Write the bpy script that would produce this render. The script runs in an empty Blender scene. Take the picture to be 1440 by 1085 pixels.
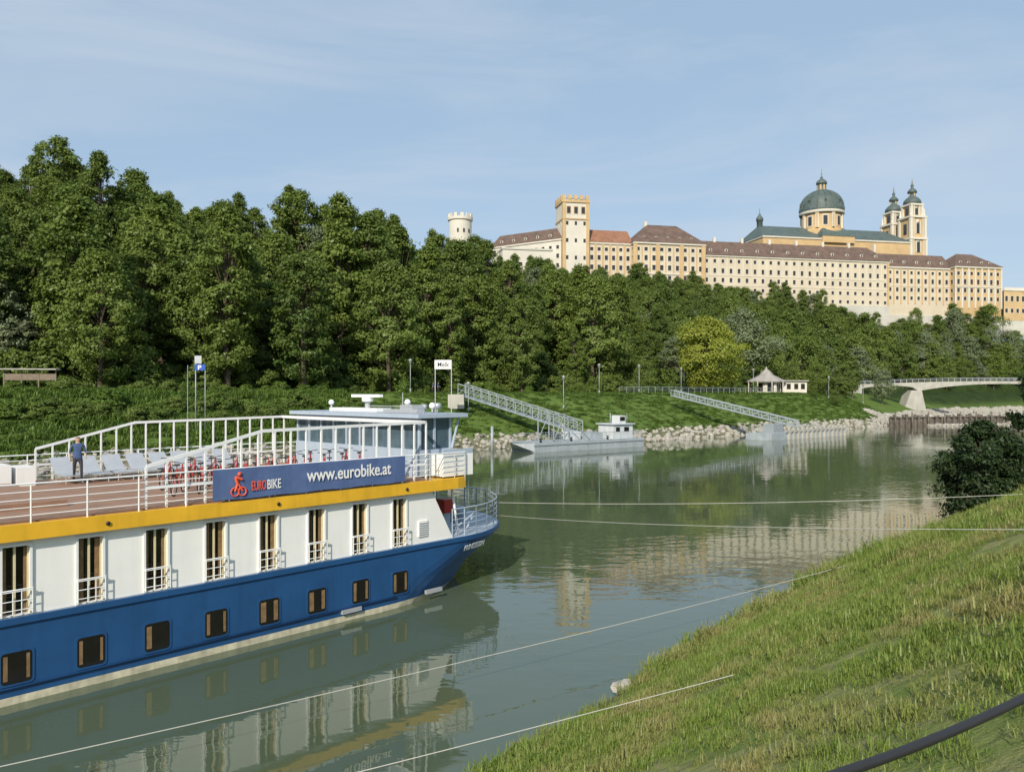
import bpy, math, random
import numpy as np
from mathutils import Vector, Matrix, noise as mnoise
random.seed(7); rng=np.random.default_rng(7)
scene=bpy.context.scene
COL=scene.collection
R=math.radians

# ------------------------------------------------------------------ materials
def mat(name,col,rough=.6,metal=0.,var=.12,nscale=3.,bump=0.,bscale=20.,coords='Object',spec=.5,col2=None,streak=0.):
    m=bpy.data.materials.new(name); m.use_nodes=True
    nt=m.node_tree; N=nt.nodes; Lk=nt.links; b=N['Principled BSDF']
    b.inputs['Roughness'].default_value=rough; b.inputs['Metallic'].default_value=metal
    b.inputs['Specular IOR Level'].default_value=spec
    tc=N.new('ShaderNodeTexCoord')
    nz=N.new('ShaderNodeTexNoise'); nz.inputs['Scale'].default_value=nscale; nz.inputs['Detail'].default_value=6; nz.inputs['Roughness'].default_value=.6
    Lk.new(tc.outputs[coords],nz.inputs['Vector'])
    cr=N.new('ShaderNodeValToRGB'); cr.color_ramp.elements[0].position=.3; cr.color_ramp.elements[1].position=.7
    c2=col2 if col2 else tuple(min(1,c*(1+var)) for c in col)
    cr.color_ramp.elements[0].color=(*[c*(1-var) for c in col],1); cr.color_ramp.elements[1].color=(*c2,1)
    Lk.new(nz.outputs['Fac'],cr.inputs['Fac']); outc=cr.outputs['Color']
    if streak>0:   # vertical dirt runs
        mp=N.new('ShaderNodeMapping'); mp.inputs['Scale'].default_value=(3.5,3.5,.25); Lk.new(tc.outputs[coords],mp.inputs['Vector'])
        n3=N.new('ShaderNodeTexNoise'); n3.inputs['Scale'].default_value=1.; n3.inputs['Detail'].default_value=5; Lk.new(mp.outputs[0],n3.inputs['Vector'])
        mr=N.new('ShaderNodeMapRange'); mr.inputs['From Min'].default_value=.5; mr.inputs['From Max'].default_value=.75; mr.inputs['To Max'].default_value=streak; Lk.new(n3.outputs['Fac'],mr.inputs['Value'])
        mx=N.new('ShaderNodeMix'); mx.data_type='RGBA'; mx.inputs['B'].default_value=(*[c*.45 for c in col],1); Lk.new(mr.outputs[0],mx.inputs['Factor']); Lk.new(outc,mx.inputs['A']); outc=mx.outputs['Result']
    Lk.new(outc,b.inputs['Base Color'])
    if bump>0:
        n2=N.new('ShaderNodeTexNoise'); n2.inputs['Scale'].default_value=bscale; n2.inputs['Detail'].default_value=5
        Lk.new(tc.outputs[coords],n2.inputs['Vector'])
        bp=N.new('ShaderNodeBump'); bp.inputs['Distance'].default_value=bump; bp.inputs['Strength'].default_value=1
        Lk.new(n2.outputs['Fac'],bp.inputs['Height']); Lk.new(bp.outputs['Normal'],b.inputs['Normal'])
    return m

def leafmat(name,c1,c2,c3,trans=.3,wn=None,wc=None,tintf=.6,w0=.45,w1=.68):
    m=bpy.data.materials.new(name); m.use_nodes=True
    nt=m.node_tree; N=nt.nodes; Lk=nt.links; N.remove(N['Principled BSDF'])
    out=N['Material Output']
    oi=N.new('ShaderNodeObjectInfo'); at=N.new('ShaderNodeAttribute'); at.attribute_name='tint'
    m1=N.new('ShaderNodeMix'); m1.data_type='RGBA'; m1.inputs['A'].default_value=(*c1,1); m1.inputs['B'].default_value=(*c2,1)
    Lk.new(oi.outputs['Random'],m1.inputs['Factor']); base=m1.outputs['Result']
    if wn:
        ge=N.new('ShaderNodeNewGeometry'); nn=N.new('ShaderNodeTexNoise'); nn.inputs['Scale'].default_value=wn; nn.inputs['Detail'].default_value=4; nn.inputs['Roughness'].default_value=.6
        Lk.new(ge.outputs['Position'],nn.inputs['Vector'])
        mr=N.new('ShaderNodeMapRange'); mr.inputs['From Min'].default_value=w0; mr.inputs['From Max'].default_value=w1; Lk.new(nn.outputs['Fac'],mr.inputs['Value'])
        m0=N.new('ShaderNodeMix'); m0.data_type='RGBA'; m0.inputs['B'].default_value=(*wc,1); Lk.new(mr.outputs[0],m0.inputs['Factor']); Lk.new(base,m0.inputs['A']); base=m0.outputs['Result']
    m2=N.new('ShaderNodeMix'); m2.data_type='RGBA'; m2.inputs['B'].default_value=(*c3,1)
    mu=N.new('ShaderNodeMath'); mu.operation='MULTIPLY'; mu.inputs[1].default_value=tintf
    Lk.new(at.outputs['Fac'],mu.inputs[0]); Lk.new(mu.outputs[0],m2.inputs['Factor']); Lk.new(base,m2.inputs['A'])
    d=N.new('ShaderNodeBsdfDiffuse'); t=N.new('ShaderNodeBsdfTranslucent'); g=N.new('ShaderNodeBsdfGlossy'); g.inputs['Roughness'].default_value=.45
    g.inputs['Color'].default_value=(.5,.5,.5,1)
    Lk.new(m2.outputs['Result'],d.inputs['Color']); Lk.new(m2.outputs['Result'],t.inputs['Color'])
    s=N.new('ShaderNodeMixShader'); s.inputs[0].default_value=trans; Lk.new(d.outputs[0],s.inputs[1]); Lk.new(t.outputs[0],s.inputs[2])
    s2=N.new('ShaderNodeMixShader'); s2.inputs[0].default_value=.03; Lk.new(s.outputs[0],s2.inputs[1]); Lk.new(g.outputs[0],s2.inputs[2])
    Lk.new(s2.outputs[0],out.inputs['Surface'])
    return m

M={}
M['hull_blue']=mat('hull_blue_paint',(.016,.075,.205),.4,var=.14,nscale=.8,bump=.012,bscale=1.2,streak=.25)
M['cream']=mat('boot_stripe',(.52,.49,.37),.6,var=.3,nscale=3,streak=.6)
M['white']=mat('white_paint',(.82,.82,.80),.4,var=.04,nscale=.7,bump=.006,bscale=1.5,streak=.10)
M['railw']=mat('white_rail',(.75,.76,.76),.4,var=.05)
M['yellow']=mat('yellow_paint',(.72,.41,.025),.45,var=.12,nscale=1.2,streak=.3)
M['deck']=mat('brown_deck',(.27,.155,.10),.7,var=.15,nscale=2)
M['glass']=mat('dark_glass',(.012,.011,.01),.06,var=.2)
M['curtain']=mat('curtain',(.20,.125,.06),.8,var=.35,nscale=6)
M['frame']=mat('window_frame',(.60,.53,.33),.5,var=.1)
M['alu']=mat('aluminium_grey',(.45,.47,.50),.4,.3,var=.08)
M['wheelh']=mat('blue_grey_paint',(.36,.43,.52),.4,var=.06)
M['wglass']=mat('wheelhouse_glass',(.07,.11,.14),.05,var=.2)
M['banner']=mat('banner_cloth',(.08,.13,.28),.7,var=.08,bump=.03,bscale=1.2)
M['orange']=mat('orange_print',(.75,.10,.04),.6)
M['tw']=mat('white_print',(.8,.8,.8),.6,var=.02)
M['red']=mat('red_paint',(.42,.035,.025),.4)
M['black']=mat('black_rubber',(.02,.02,.022),.5)
M['steel']=mat('galvanised_steel',(.30,.34,.36),.5,.2,var=.15)
M['pont']=mat('pontoon_grey',(.33,.37,.40),.5,var=.15,nscale=1,streak=.4)
M['pontl']=mat('pontoon_light_grey',(.55,.58,.60),.5,var=.1,nscale=1,streak=.3)
M['sign']=mat('sign_white',(.8,.8,.8),.5,var=.02)
M['sblue']=mat('sign_blue',(.02,.08,.4),.4)
M['rope']=mat('rope_fibre',(.42,.42,.38),.8,var=.1,nscale=30)
M['rock']=mat('riprap_rock',(.33,.31,.27),.9,var=.4,nscale=1.5,bump=.05,bscale=5)
M['conc']=mat('concrete',(.40,.39,.35),.8,var=.15,nscale=.5,streak=.35)
M['pavroof']=mat('pavilion_roof',(.31,.29,.27),.8,var=.2,nscale=1)
M['pile']=mat('sheet_pile',(.14,.12,.10),.8,var=.45,nscale=1,streak=.6)
M['bark']=mat('bark',(.09,.07,.05),.9,var=.3,nscale=4)
M['wood']=mat('timber',(.2,.16,.12),.8,var=.2)
M['asph']=mat('asphalt',(.16,.155,.14),.9,var=.12,nscale=1)
M['awall']=mat('abbey_cream_plaster',(.57,.50,.385),.85,var=.10,nscale=.12,streak=.12)
M['awhite']=mat('abbey_white_plaster',(.60,.57,.50),.85,var=.08,nscale=.15,streak=.12)
M['ayel']=mat('abbey_ochre_plaster',(.52,.37,.195),.85,var=.12,nscale=.2,streak=.15)
M['agrey']=mat('abbey_grey_base',(.50,.49,.44),.85,var=.14,nscale=.12,streak=.3)
M['aglass']=mat('abbey_window_dark',(.035,.035,.04),.2,var=.3)
M['roofb']=mat('roof_brown',(.125,.082,.064),.8,var=.3,nscale=.4,streak=.3)
M['roofo']=mat('roof_orange',(.25,.12,.07),.8,var=.25,nscale=.4,streak=.3)
M['copper']=mat('copper_patina',(.075,.105,.10),.6,var=.25,nscale=.3,streak=.3)
M['gold']=mat('gold_leaf',(.5,.33,.08),.3,.6)
M['skin']=mat('skin',(.45,.28,.2),.6); M['shirt']=mat('blue_shirt',(.05,.09,.2),.8); M['trous']=mat('dark_trousers',(.03,.03,.04),.8); M['hair']=mat('brown_hair',(.05,.03,.02),.7)
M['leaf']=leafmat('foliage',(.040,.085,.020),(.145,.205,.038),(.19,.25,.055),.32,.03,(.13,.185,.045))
M['leafl']=leafmat('foliage_light',(.26,.31,.04),(.26,.31,.04),(.36,.38,.08),.4)
M['leafw']=leafmat('foliage_willow',(.14,.19,.09),(.18,.225,.11),(.25,.29,.17))
M['leafd']=leafmat('foliage_dark',(.018,.036,.012),(.022,.044,.014),(.045,.07,.024),.15)
M['grass']=leafmat('grass_blade',(.14,.225,.035),(.19,.28,.045),(.31,.31,.11),.4,.55,(.33,.29,.12),.6,.47,.66)
M['weed']=leafmat('bank_weed',(.07,.145,.025),(.12,.195,.035),(.16,.23,.045),.3,.1,(.11,.17,.035))

# ------------------------------------------------------------------ mesh builder
class MB:
    def __init__(s): s.v=[];s.f=[];s.mi=[];s.sm=[];s.M=Matrix.Identity(4)
    def add(s,vs,fs,m=0,smooth=False):
        o=len(s.v); s.v+= [tuple(s.M@Vector(p)) for p in vs]
        for f in fs: s.f.append(tuple(i+o for i in f)); s.mi.append(m); s.sm.append(smooth)
    def box(s,x0,x1,y0,y1,z0,z1,m=0):
        s.add([(x0,y0,z0),(x1,y0,z0),(x1,y1,z0),(x0,y1,z0),(x0,y0,z1),(x1,y0,z1),(x1,y1,z1),(x0,y1,z1)],
              [(0,3,2,1),(4,5,6,7),(0,1,5,4),(1,2,6,5),(2,3,7,6),(3,0,4,7)],m)
    def tube(s,p,q,r,seg=6,m=0,r2=None):
        p=Vector(p);q=Vector(q);d=(q-p)
        if d.length<1e-6:return
        d.normalize(); a=d.orthogonal().normalized(); b=d.cross(a); r2=r if r2 is None else r2
        vs=[];
        for k in range(seg):
            t=2*math.pi*k/seg; w=a*math.cos(t)+b*math.sin(t); vs.append(p+w*r)
        for k in range(seg):
            t=2*math.pi*k/seg; w=a*math.cos(t)+b*math.sin(t); vs.append(q+w*r2)
        fs=[(k,(k+1)%seg,seg+(k+1)%seg,seg+k) for k in range(seg)]
        fs+= [tuple(range(seg))[::-1],tuple(range(seg,2*seg))]
        s.add(vs,fs,m,seg>6)
    def path(s,pts,r,seg=6,m=0):
        for a,b in zip(pts[:-1],pts[1:]): s.tube(a,b,r,seg,m)
    def lathe(s,cx,cy,prof,seg=24,m=0,smooth=True):
        vs=[];fs=[]
        for r,z in prof:
            for k in range(seg):
                t=2*math.pi*(k+.5)/seg; vs.append((cx+r*math.cos(t),cy+r*math.sin(t),z))
        for i in range(len(prof)-1):
            for k in range(seg):
                fs.append((i*seg+k,i*seg+(k+1)%seg,(i+1)*seg+(k+1)%seg,(i+1)*seg+k))
        s.add(vs,fs,m,smooth)
    def hip(s,x0,x1,y0,y1,ze,zr,hx=None,m=0,ov=.5,hx2=None):
        x0-=ov;x1+=ov;y0-=ov;y1+=ov; ym=(y0+y1)/2
        hx=(y1-y0)/2 if hx is None else hx; hx2=hx if hx2 is None else hx2
        s.add([(x0,y0,ze),(x1,y0,ze),(x1,y1,ze),(x0,y1,ze),(x0+hx,ym,zr),(x1-hx2,ym,zr)],
              [(0,1,5,4),(1,2,5),(2,3,4,5),(3,0,4),(0,3,2,1)],m)
    def facade(s,x0,x1,y,z0,z1,cols,w,rows,wall=0,glass=2,trim=1,depth=.35,fr=.22):
        """wall on plane y facing -y with recessed windows. rows=[(zb,h)]"""
        L=x1-x0; xc=[x0+L*(i+.5)/cols for i in range(cols)] if isinstance(cols,int) else cols
        xb=[x0]; 
        for c in xc: xb+=[c-w/2,c+w/2]
        xb.append(x1); zb=[z0]
        for b,h in rows: zb+=[b,b+h]
        zb.append(z1)
        for i in range(len(xb)-1):
            for j in range(len(zb)-1):
                a,b,c,d=xb[i],xb[i+1],zb[j],zb[j+1]
                if b-a<1e-5 or d-c<1e-5: continue
                if i%2 and j%2:
                    e=y+depth
                    s.add([(a,e,c),(b,e,c),(b,e,d),(a,e,d)],[(0,1,2,3)],glass)
                    s.add([(a,y,c),(b,y,c),(b,y,d),(a,y,d),(a,e,c),(b,e,c),(b,e,d),(a,e,d)],[(0,1,5,4),(1,2,6,5),(2,3,7,6),(3,0,4,7)],wall)
                    if trim is not None:
                        p=y-.07
                        s.box(a-fr,a,p,y+.02,c-fr,d+fr,trim); s.box(b,b+fr,p,y+.02,c-fr,d+fr,trim)
                        s.box(a,b,p,y+.02,d,d+fr,trim); s.box(a,b,p,y+.02,c-fr,c,trim)
                else: s.add([(a,y,c),(b,y,c),(b,y,d),(a,y,d)],[(0,1,2,3)],wall)
    def build(s,name,mats,parent=None,loc=None):
        me=bpy.data.meshes.new(name); me.from_pydata(s.v,[],s.f)
        for m in mats: me.materials.append(M[m] if isinstance(m,str) else m)
        me.polygons.foreach_set('material_index',s.mi); me.polygons.foreach_set('use_smooth',s.sm); me.update()
        o=bpy.data.objects.new(name,me); COL.objects.link(o)
        if parent: o.parent=parent
        if loc: o.location=loc
        return o
def empty(name,loc=(0,0,0),rz=0):
    e=bpy.data.objects.new(name,None); COL.objects.link(e); e.location=loc; e.rotation_euler=(0,0,rz); e.empty_display_size=.5
    return e
def text(name,body,x,z,width,height,parent,m,y=0,bold=.0,origin=None,rz=0):
    c=bpy.data.curves.new(name,'FONT'); c.body=body; c.size=1; c.extrude=.004; c.offset=bold; c.materials.append(M[m])
    o=bpy.data.objects.new(name,c); COL.objects.link(o); bpy.context.view_layer.update()
    d=o.dimensions; sx=width/max(d.x,.01); sy=height/max(d.y,.01)
    o.scale=(sx,sy,1); o.rotation_euler=(R(90),0,rz); o.location=(x,y,z)
    if parent:o.parent=parent
    return o

# ------------------------------------------------------------------ terrain
Lp=[(-1500,-1000),(-400,-200),(-220,-70),(-110,20),(-48,73),(-5,110),(20.6,126),(48,152),(73.5,172),(92,191),(112,222),(140,262),(175,300),(235,345),(320,400),(600,620),(1800,1500)]
Rp=[(-1500,-1300),(-60,-65),(-30,-25),(-10,3),(-.45,16.5),(3.5,21.6),(10.2,29.5),(15.5,35.5),(23.2,43.3),(34,55),(60,88),(100,140),(140,185),(200,235),(300,320),(600,540),(1800,1360)]
def sdist(x,y,poly):
    best=np.full(x.shape,1e9); sg=np.ones(x.shape)
    for (ax,ay),(bx,by) in zip(poly[:-1],poly[1:]):
        dx,dy=bx-ax,by-ay; l2=dx*dx+dy*dy
        t=np.clip(((x-ax)*dx+(y-ay)*dy)/l2,0,1)
        qx,qy=ax+t*dx,ay+t*dy; d=np.hypot(x-qx,y-qy)
        cr=dx*(y-ay)-dy*(x-ax)
        m=d<best; best=np.where(m,d,best); sg=np.where(m,np.sign(cr),sg)
    return best*sg
def vnoise(x,y,s,seed=0):
    x=x/s+seed*17.3; y=y/s+seed*9.1
    xi=np.floor(x).astype(int); yi=np.floor(y).astype(int); fx=x-xi; fy=y-yi
    fx=fx*fx*(3-2*fx); fy=fy*fy*(3-2*fy)
    def h(a,b):
        n=(a*374761393+b*668265263)&0x7fffffff; n=((n^(n>>13))*1274126177)&0x7fffffff
        return (n^(n>>16))%10007/10007.
    return (h(xi,yi)*(1-fx)+h(xi+1,yi)*fx)*(1-fy)+(h(xi,yi+1)*(1-fx)+h(xi+1,yi+1)*fx)*fy-.5
ex,ey=.78,.6258
HT=[-400,-60,-34,0,22,50,77,120,172,222,269,301,320,345,396,470,700]
HH=[42,42,40,33,34,34,29,33,50,50,47,38,33,38,34,30,25]
HC=[150,150,141,128,122,118,117,140,170,148,126,112,102,90,66,60,60]
def td(x,y): 
    rx,ry=x+5,y-110
    return rx*ex+ry*ey, -rx*ey+ry*ex
def height(x,y):
    x=np.asarray(x,float); y=np.asarray(y,float)
    dL=sdist(x,y,Lp); dR=-sdist(x,y,Rp)
    zl=np.interp(dL,[-20,-3,0,3,18,21],[-4,-1,0,1.7,7.7,8.0])
    t,d=td(x,y); foot=45.
    H=np.interp(t,HT,HH); C=np.interp(t,HT,HC)
    k=np.clip((d-foot)/(C-foot),0,1.0); k=k*k*(3-2*k)*.5+k*.5
    zl=zl+np.where(dL>30,(H-8)*k,0)*np.clip((dL-30)/12,0,1)
    zl=zl+np.where(k>.05,vnoise(x,y,25,1)*5*np.clip(k*3,0,1),0)*(dL>30)
    zr=np.interp(dR,[-20,-3,0,.5,11.2,14,60],[-4,-1,0,.35,6.4,6.45,6.6])
    zr=zr+np.where((dR>0.3)&(dR<60),vnoise(x,y,3.5,2)*.22+vnoise(x,y,1.1,3)*.08,0)*np.clip(dR/2,0,1)
    zl=zl+np.where((dL>0.3)&(dL<19),vnoise(x,y,4,4)*.4,0)
    return np.maximum(np.where(dL>-25,zl,-4),np.where(dR>-25,zr,-4))
n=560
u=np.linspace(-1,1,n)
kx=6.2
gx=4500/math.sinh(kx)*np.sinh(kx*u)+5
gy=5000/math.sinh(kx)*np.sinh(kx*np.linspace(-.8,1,n))+25
X,Y=np.meshgrid(gx,gy); Z=height(X,Y)
verts=np.stack([X.ravel(),Y.ravel(),Z.ravel()],1)
idx=np.arange(n*n).reshape(n,n)
F=np.stack([idx[:-1,:-1].ravel(),idx[:-1,1:].ravel(),idx[1:,1:].ravel(),idx[1:,:-1].ravel()],1)
def npmesh(name,V,F,smooth=False):
    me=bpy.data.meshes.new(name); k=F.shape[1]
    me.vertices.add(len(V)); me.vertices.foreach_set('co',V.astype(np.float32).ravel())
    me.loops.add(len(F)*k); me.loops.foreach_set('vertex_index',F.astype(np.int32).ravel())
    me.polygons.add(len(F)); me.polygons.foreach_set('loop_start',np.arange(0,len(F)*k,k,dtype=np.int32))
    me.update(calc_edges=True); me.validate()
    me.polygons.foreach_set('use_smooth',np.full(len(me.polygons),smooth))
    return me
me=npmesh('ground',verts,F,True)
dL=sdist(X,Y,Lp).ravel(); dR=-sdist(X,Y,Rp).ravel(); T,D=td(X.ravel(),Y.ravel())
def fattr(me,name,vals):
    a=me.attributes.new(name,'FLOAT','POINT'); a.data.foreach_set('value',vals.astype(np.float32))
fattr(me,'rock',np.clip(1-np.abs(dL-.8)/3.,0,1)*(dL>-6))
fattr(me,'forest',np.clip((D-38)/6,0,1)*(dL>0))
fattr(me,'near',np.clip(dR+1,0,1)*(dR>-1))
fattr(me,'mud',np.clip(1-dR/.9,0,1)*(dR>-3))
ground=bpy.data.objects.new('ground',me); COL.objects.link(ground)
gm=bpy.data.materials.new('ground_cover'); gm.use_nodes=True; nt=gm.node_tree; N=nt.nodes; Lk=nt.links; b=N['Principled BSDF']; b.inputs['Roughness'].default_value=.95; b.inputs['Specular IOR Level'].default_value=.1
tc=N.new('ShaderNodeTexCoord')
def nz(scale,det=6):
    a=N.new('ShaderNodeTexNoise'); a.inputs['Scale'].default_value=scale; a.inputs['Detail'].default_value=det; a.inputs['Roughness'].default_value=.65; Lk.new(tc.outputs['Object'],a.inputs['Vector']); return a
def ramp(src,p0,c0,p1,c1):
    r=N.new('ShaderNodeValToRGB'); r.color_ramp.elements[0].position=p0; r.color_ramp.elements[1].position=p1
    r.color_ramp.elements[0].color=(*c0,1); r.color_ramp.elements[1].color=(*c1,1); Lk.new(src,r.inputs['Fac']); return r.outputs['Color']
def mixc(f,a,bb):
    m=N.new('ShaderNodeMix'); m.data_type='RGBA'; Lk.new(f,m.inputs['Factor']); Lk.new(a,m.inputs['A']); Lk.new(bb,m.inputs['B']); return m.outputs['Result']
def attr(nm):
    a=N.new('ShaderNodeAttribute'); a.attribute_name=nm; return a.outputs['Fac']
g_far=ramp(nz(.5).outputs['Fac'],.35,(.07,.125,.026),.65,(.13,.185,.045))
g_near=ramp(nz(.9).outputs['Fac'],.35,(.13,.20,.04),.68,(.34,.31,.15))
g=mixc(attr('near'),g_far,g_near)
g=mixc(attr('rock'),g,ramp(nz(1.2).outputs['Fac'],.35,(.10,.09,.06),.65,(.26,.24,.19)))
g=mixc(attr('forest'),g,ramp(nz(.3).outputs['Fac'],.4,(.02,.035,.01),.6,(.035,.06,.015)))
g=mixc(attr('mud'),g,ramp(nz(2).outputs['Fac'],.4,(.09,.08,.05),.6,(.16,.14,.09)))
Lk.new(g,b.inputs['Base Color'])
bp=N.new('ShaderNodeBump'); bp.inputs['Distance'].default_value=.25; Lk.new(nz(2.5,8).outputs['Fac'],bp.inputs['Height']); Lk.new(bp.outputs['Normal'],b.inputs['Normal'])
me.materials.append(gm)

# ------------------------------------------------------------------ water
w=MB(); w.add([(-4400,-4400,0),(4400,-4400,0),(4400,4400,0),(-4400,4400,0)],[(0,1,2,3)])
wm=bpy.data.materials.new('river_water'); wm.use_nodes=True; nt=wm.node_tree; N=nt.nodes; Lk=nt.links; b=N['Principled BSDF']
b.inputs['Roughness'].default_value=.015; b.inputs['IOR'].default_value=1.6
tc=N.new('ShaderNodeTexCoord')
r=nz(.03,4); Lk.new(ramp(r.outputs['Fac'],.35,(.066,.090,.054),.65,(.082,.108,.068)),b.inputs['Base Color'])
mp=N.new('ShaderNodeMapping'); mp.inputs['Rotation'].default_value=(0,0,R(-20)); mp.inputs['Scale'].default_value=(.5,1,1); Lk.new(tc.outputs['Object'],mp.inputs['Vector'])
def nzm(s,d):
    a=N.new('ShaderNodeTexNoise'); a.inputs['Scale'].default_value=s; a.inputs['Detail'].default_value=d; a.inputs['Distortion'].default_value=.3; Lk.new(mp.outputs[0],a.inputs['Vector']); return a.outputs['Fac']
def mth(op,a,bb):
    m=N.new('ShaderNodeMath'); m.operation=op
    for i,q in enumerate((a,bb)):
        if isinstance(q,(int,float)): m.inputs[i].default_value=q
        else: Lk.new(q,m.inputs[i])
    return m.outputs[0]
calm=N.new('ShaderNodeMapRange'); calm.inputs['From Min'].default_value=.42; calm.inputs['From Max'].default_value=.62; calm.inputs['To Min'].default_value=.003; calm.inputs['To Max'].default_value=.018
Lk.new(nz(.035,3).outputs['Fac'],calm.inputs['Value'])
hsum=mth('ADD',mth('MULTIPLY',nzm(1.5,2),calm.outputs[0]),mth('MULTIPLY',nzm(.4,1),.007))
hsum=mth('ADD',hsum,mth('MULTIPLY',nzm(5,2),mth('MULTIPLY',calm.outputs[0],.14)))
bp=N.new('ShaderNodeBump'); bp.inputs['Distance'].default_value=1; bp.inputs['Strength'].default_value=1; Lk.new(hsum,bp.inputs['Height']); Lk.new(bp.outputs['Normal'],b.inputs['Normal'])
w.build('river_water',[wm])

# ------------------------------------------------------------------ foliage generators
def tree_mesh(name,seed,H,Rr,z0=.18,ncl=110,nleaf=70,ls=.34,m='leaf',shape='round',trunk=True,crad=(.9,1.7)):
    rg=np.random.default_rng(seed)
    cz0=H*z0; ch=H-cz0
    cen=[]
    nl=9; lob=[(rg.uniform(0,2*math.pi),rg.uniform(.1,.98),rg.uniform(.35,.8)) for _ in range(nl)]
    while len(cen)<ncl:
        k=rg.uniform(0,1)
        if shape=='round': prof=math.sin(math.pi*min(1,(k*.93+.07)))**.55
        elif shape=='tall': prof=(math.sin(math.pi*(k*.9+.1))**.6)*(1-.35*k)
        elif shape=='bush': prof=math.sqrt(max(0,1-k**2.2))
        elif shape=='cone': prof=(1-k)**.7
        a=rg.uniform(0,2*math.pi)
        q=1.
        for la,lk,lr in lob:
            da=math.cos(a-la); q+=lr*max(0,da)**3*math.exp(-((k-lk)/.13)**2)
        q*=.68
        rr=Rr*prof*q*(rg.uniform(.15,1)**.4)
        cen.append((rr*math.cos(a),rr*math.sin(a),cz0+ch*k*.94+.02*H))
    cen=np.array(cen)
    vs=[];fs=[]
    if trunk:
        mb=MB(); r0=H*.018
        top=Vector((rg.uniform(-.4,.4),rg.uniform(-.4,.4),H*.8)); mid=Vector((rg.uniform(-.3,.3),rg.uniform(-.3,.3),H*.35))
        mb.tube((0,0,-.8),mid,r0,8,0,r0*.7); mb.tube(mid,top,r0*.7,8,0,r0*.15)
        for i in range(0,ncl,4):
            c=Vector(cen[i]); 
            zz=max(.12*H,min(c.z*.7,H*.7)); base=mid*(zz/(H*.35)) if zz<H*.35 else mid.lerp(top,(zz-H*.35)/(H*.45))
            mb.tube(base,c,r0*.22,4,0,r0*.05)
        vs=mb.v; fs=mb.f
    nt_=len(vs)
    Ls=[];No=[];Tn=[]
    cc=np.array([0,0,cz0+ch*.45])
    for c in cen:
        rc=rg.uniform(*crad)*(Rr/5); ti=rg.uniform(0,1)
        d=rg.normal(size=(nleaf,3)); d/=np.linalg.norm(d,axis=1)[:,None]
        rad=np.minimum(1.45,np.abs(rg.normal(.78,.26,size=(nleaf,1))))
        p=c+d*np.array([1.1,1.1,.7])*rc*rad
        out=(c-cc); out/=np.linalg.norm(out)+1e-6
        nn=d*.75+out*.55+np.array([0,0,.4])+rg.normal(size=(nleaf,3))*.55
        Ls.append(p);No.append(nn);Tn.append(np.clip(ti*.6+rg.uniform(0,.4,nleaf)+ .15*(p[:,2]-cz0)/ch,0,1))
    P=np.concatenate(Ls);Nn=np.concatenate(No);Tn=np.concatenate(Tn)
    Nn/=np.linalg.norm(Nn,axis=1)[:,None]
    a=np.cross(Nn,rg.normal(size=Nn.shape)); a/=np.linalg.norm(a,axis=1)[:,None]; bq=np.cross(Nn,a)
    s=(ls*rg.uniform(.55,1.25,size=(len(P),1)))
    Vq=np.stack([P-a*s,P+bq*s*.55,P+a*s,P-bq*s*.55],1).reshape(-1,3)
    Vall=np.concatenate([np.array([tuple(v) for v in vs]).reshape(-1,3),Vq])
    me=bpy.data.meshes.new(name)
    Fl=[tuple(f) for f in fs]+[(nt_+4*i,nt_+4*i+1,nt_+4*i+2,nt_+4*i+3) for i in range(len(P))]
    me.from_pydata(Vall.tolist(),[],Fl)
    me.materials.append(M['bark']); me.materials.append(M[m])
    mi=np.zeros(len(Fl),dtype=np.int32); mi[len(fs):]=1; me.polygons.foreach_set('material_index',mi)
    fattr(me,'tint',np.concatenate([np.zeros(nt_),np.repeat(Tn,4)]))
    me.update(); return me
def obj(name,me,loc,rz=0,s=1,parent=None):
    o=bpy.data.objects.new(name,me); COL.objects.link(o); o.location=loc; o.rotation_euler=(0,0,rz); o.scale=(s,s,s) if not isinstance(s,tuple) else s
    if parent:o.parent=parent
    return o
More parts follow.
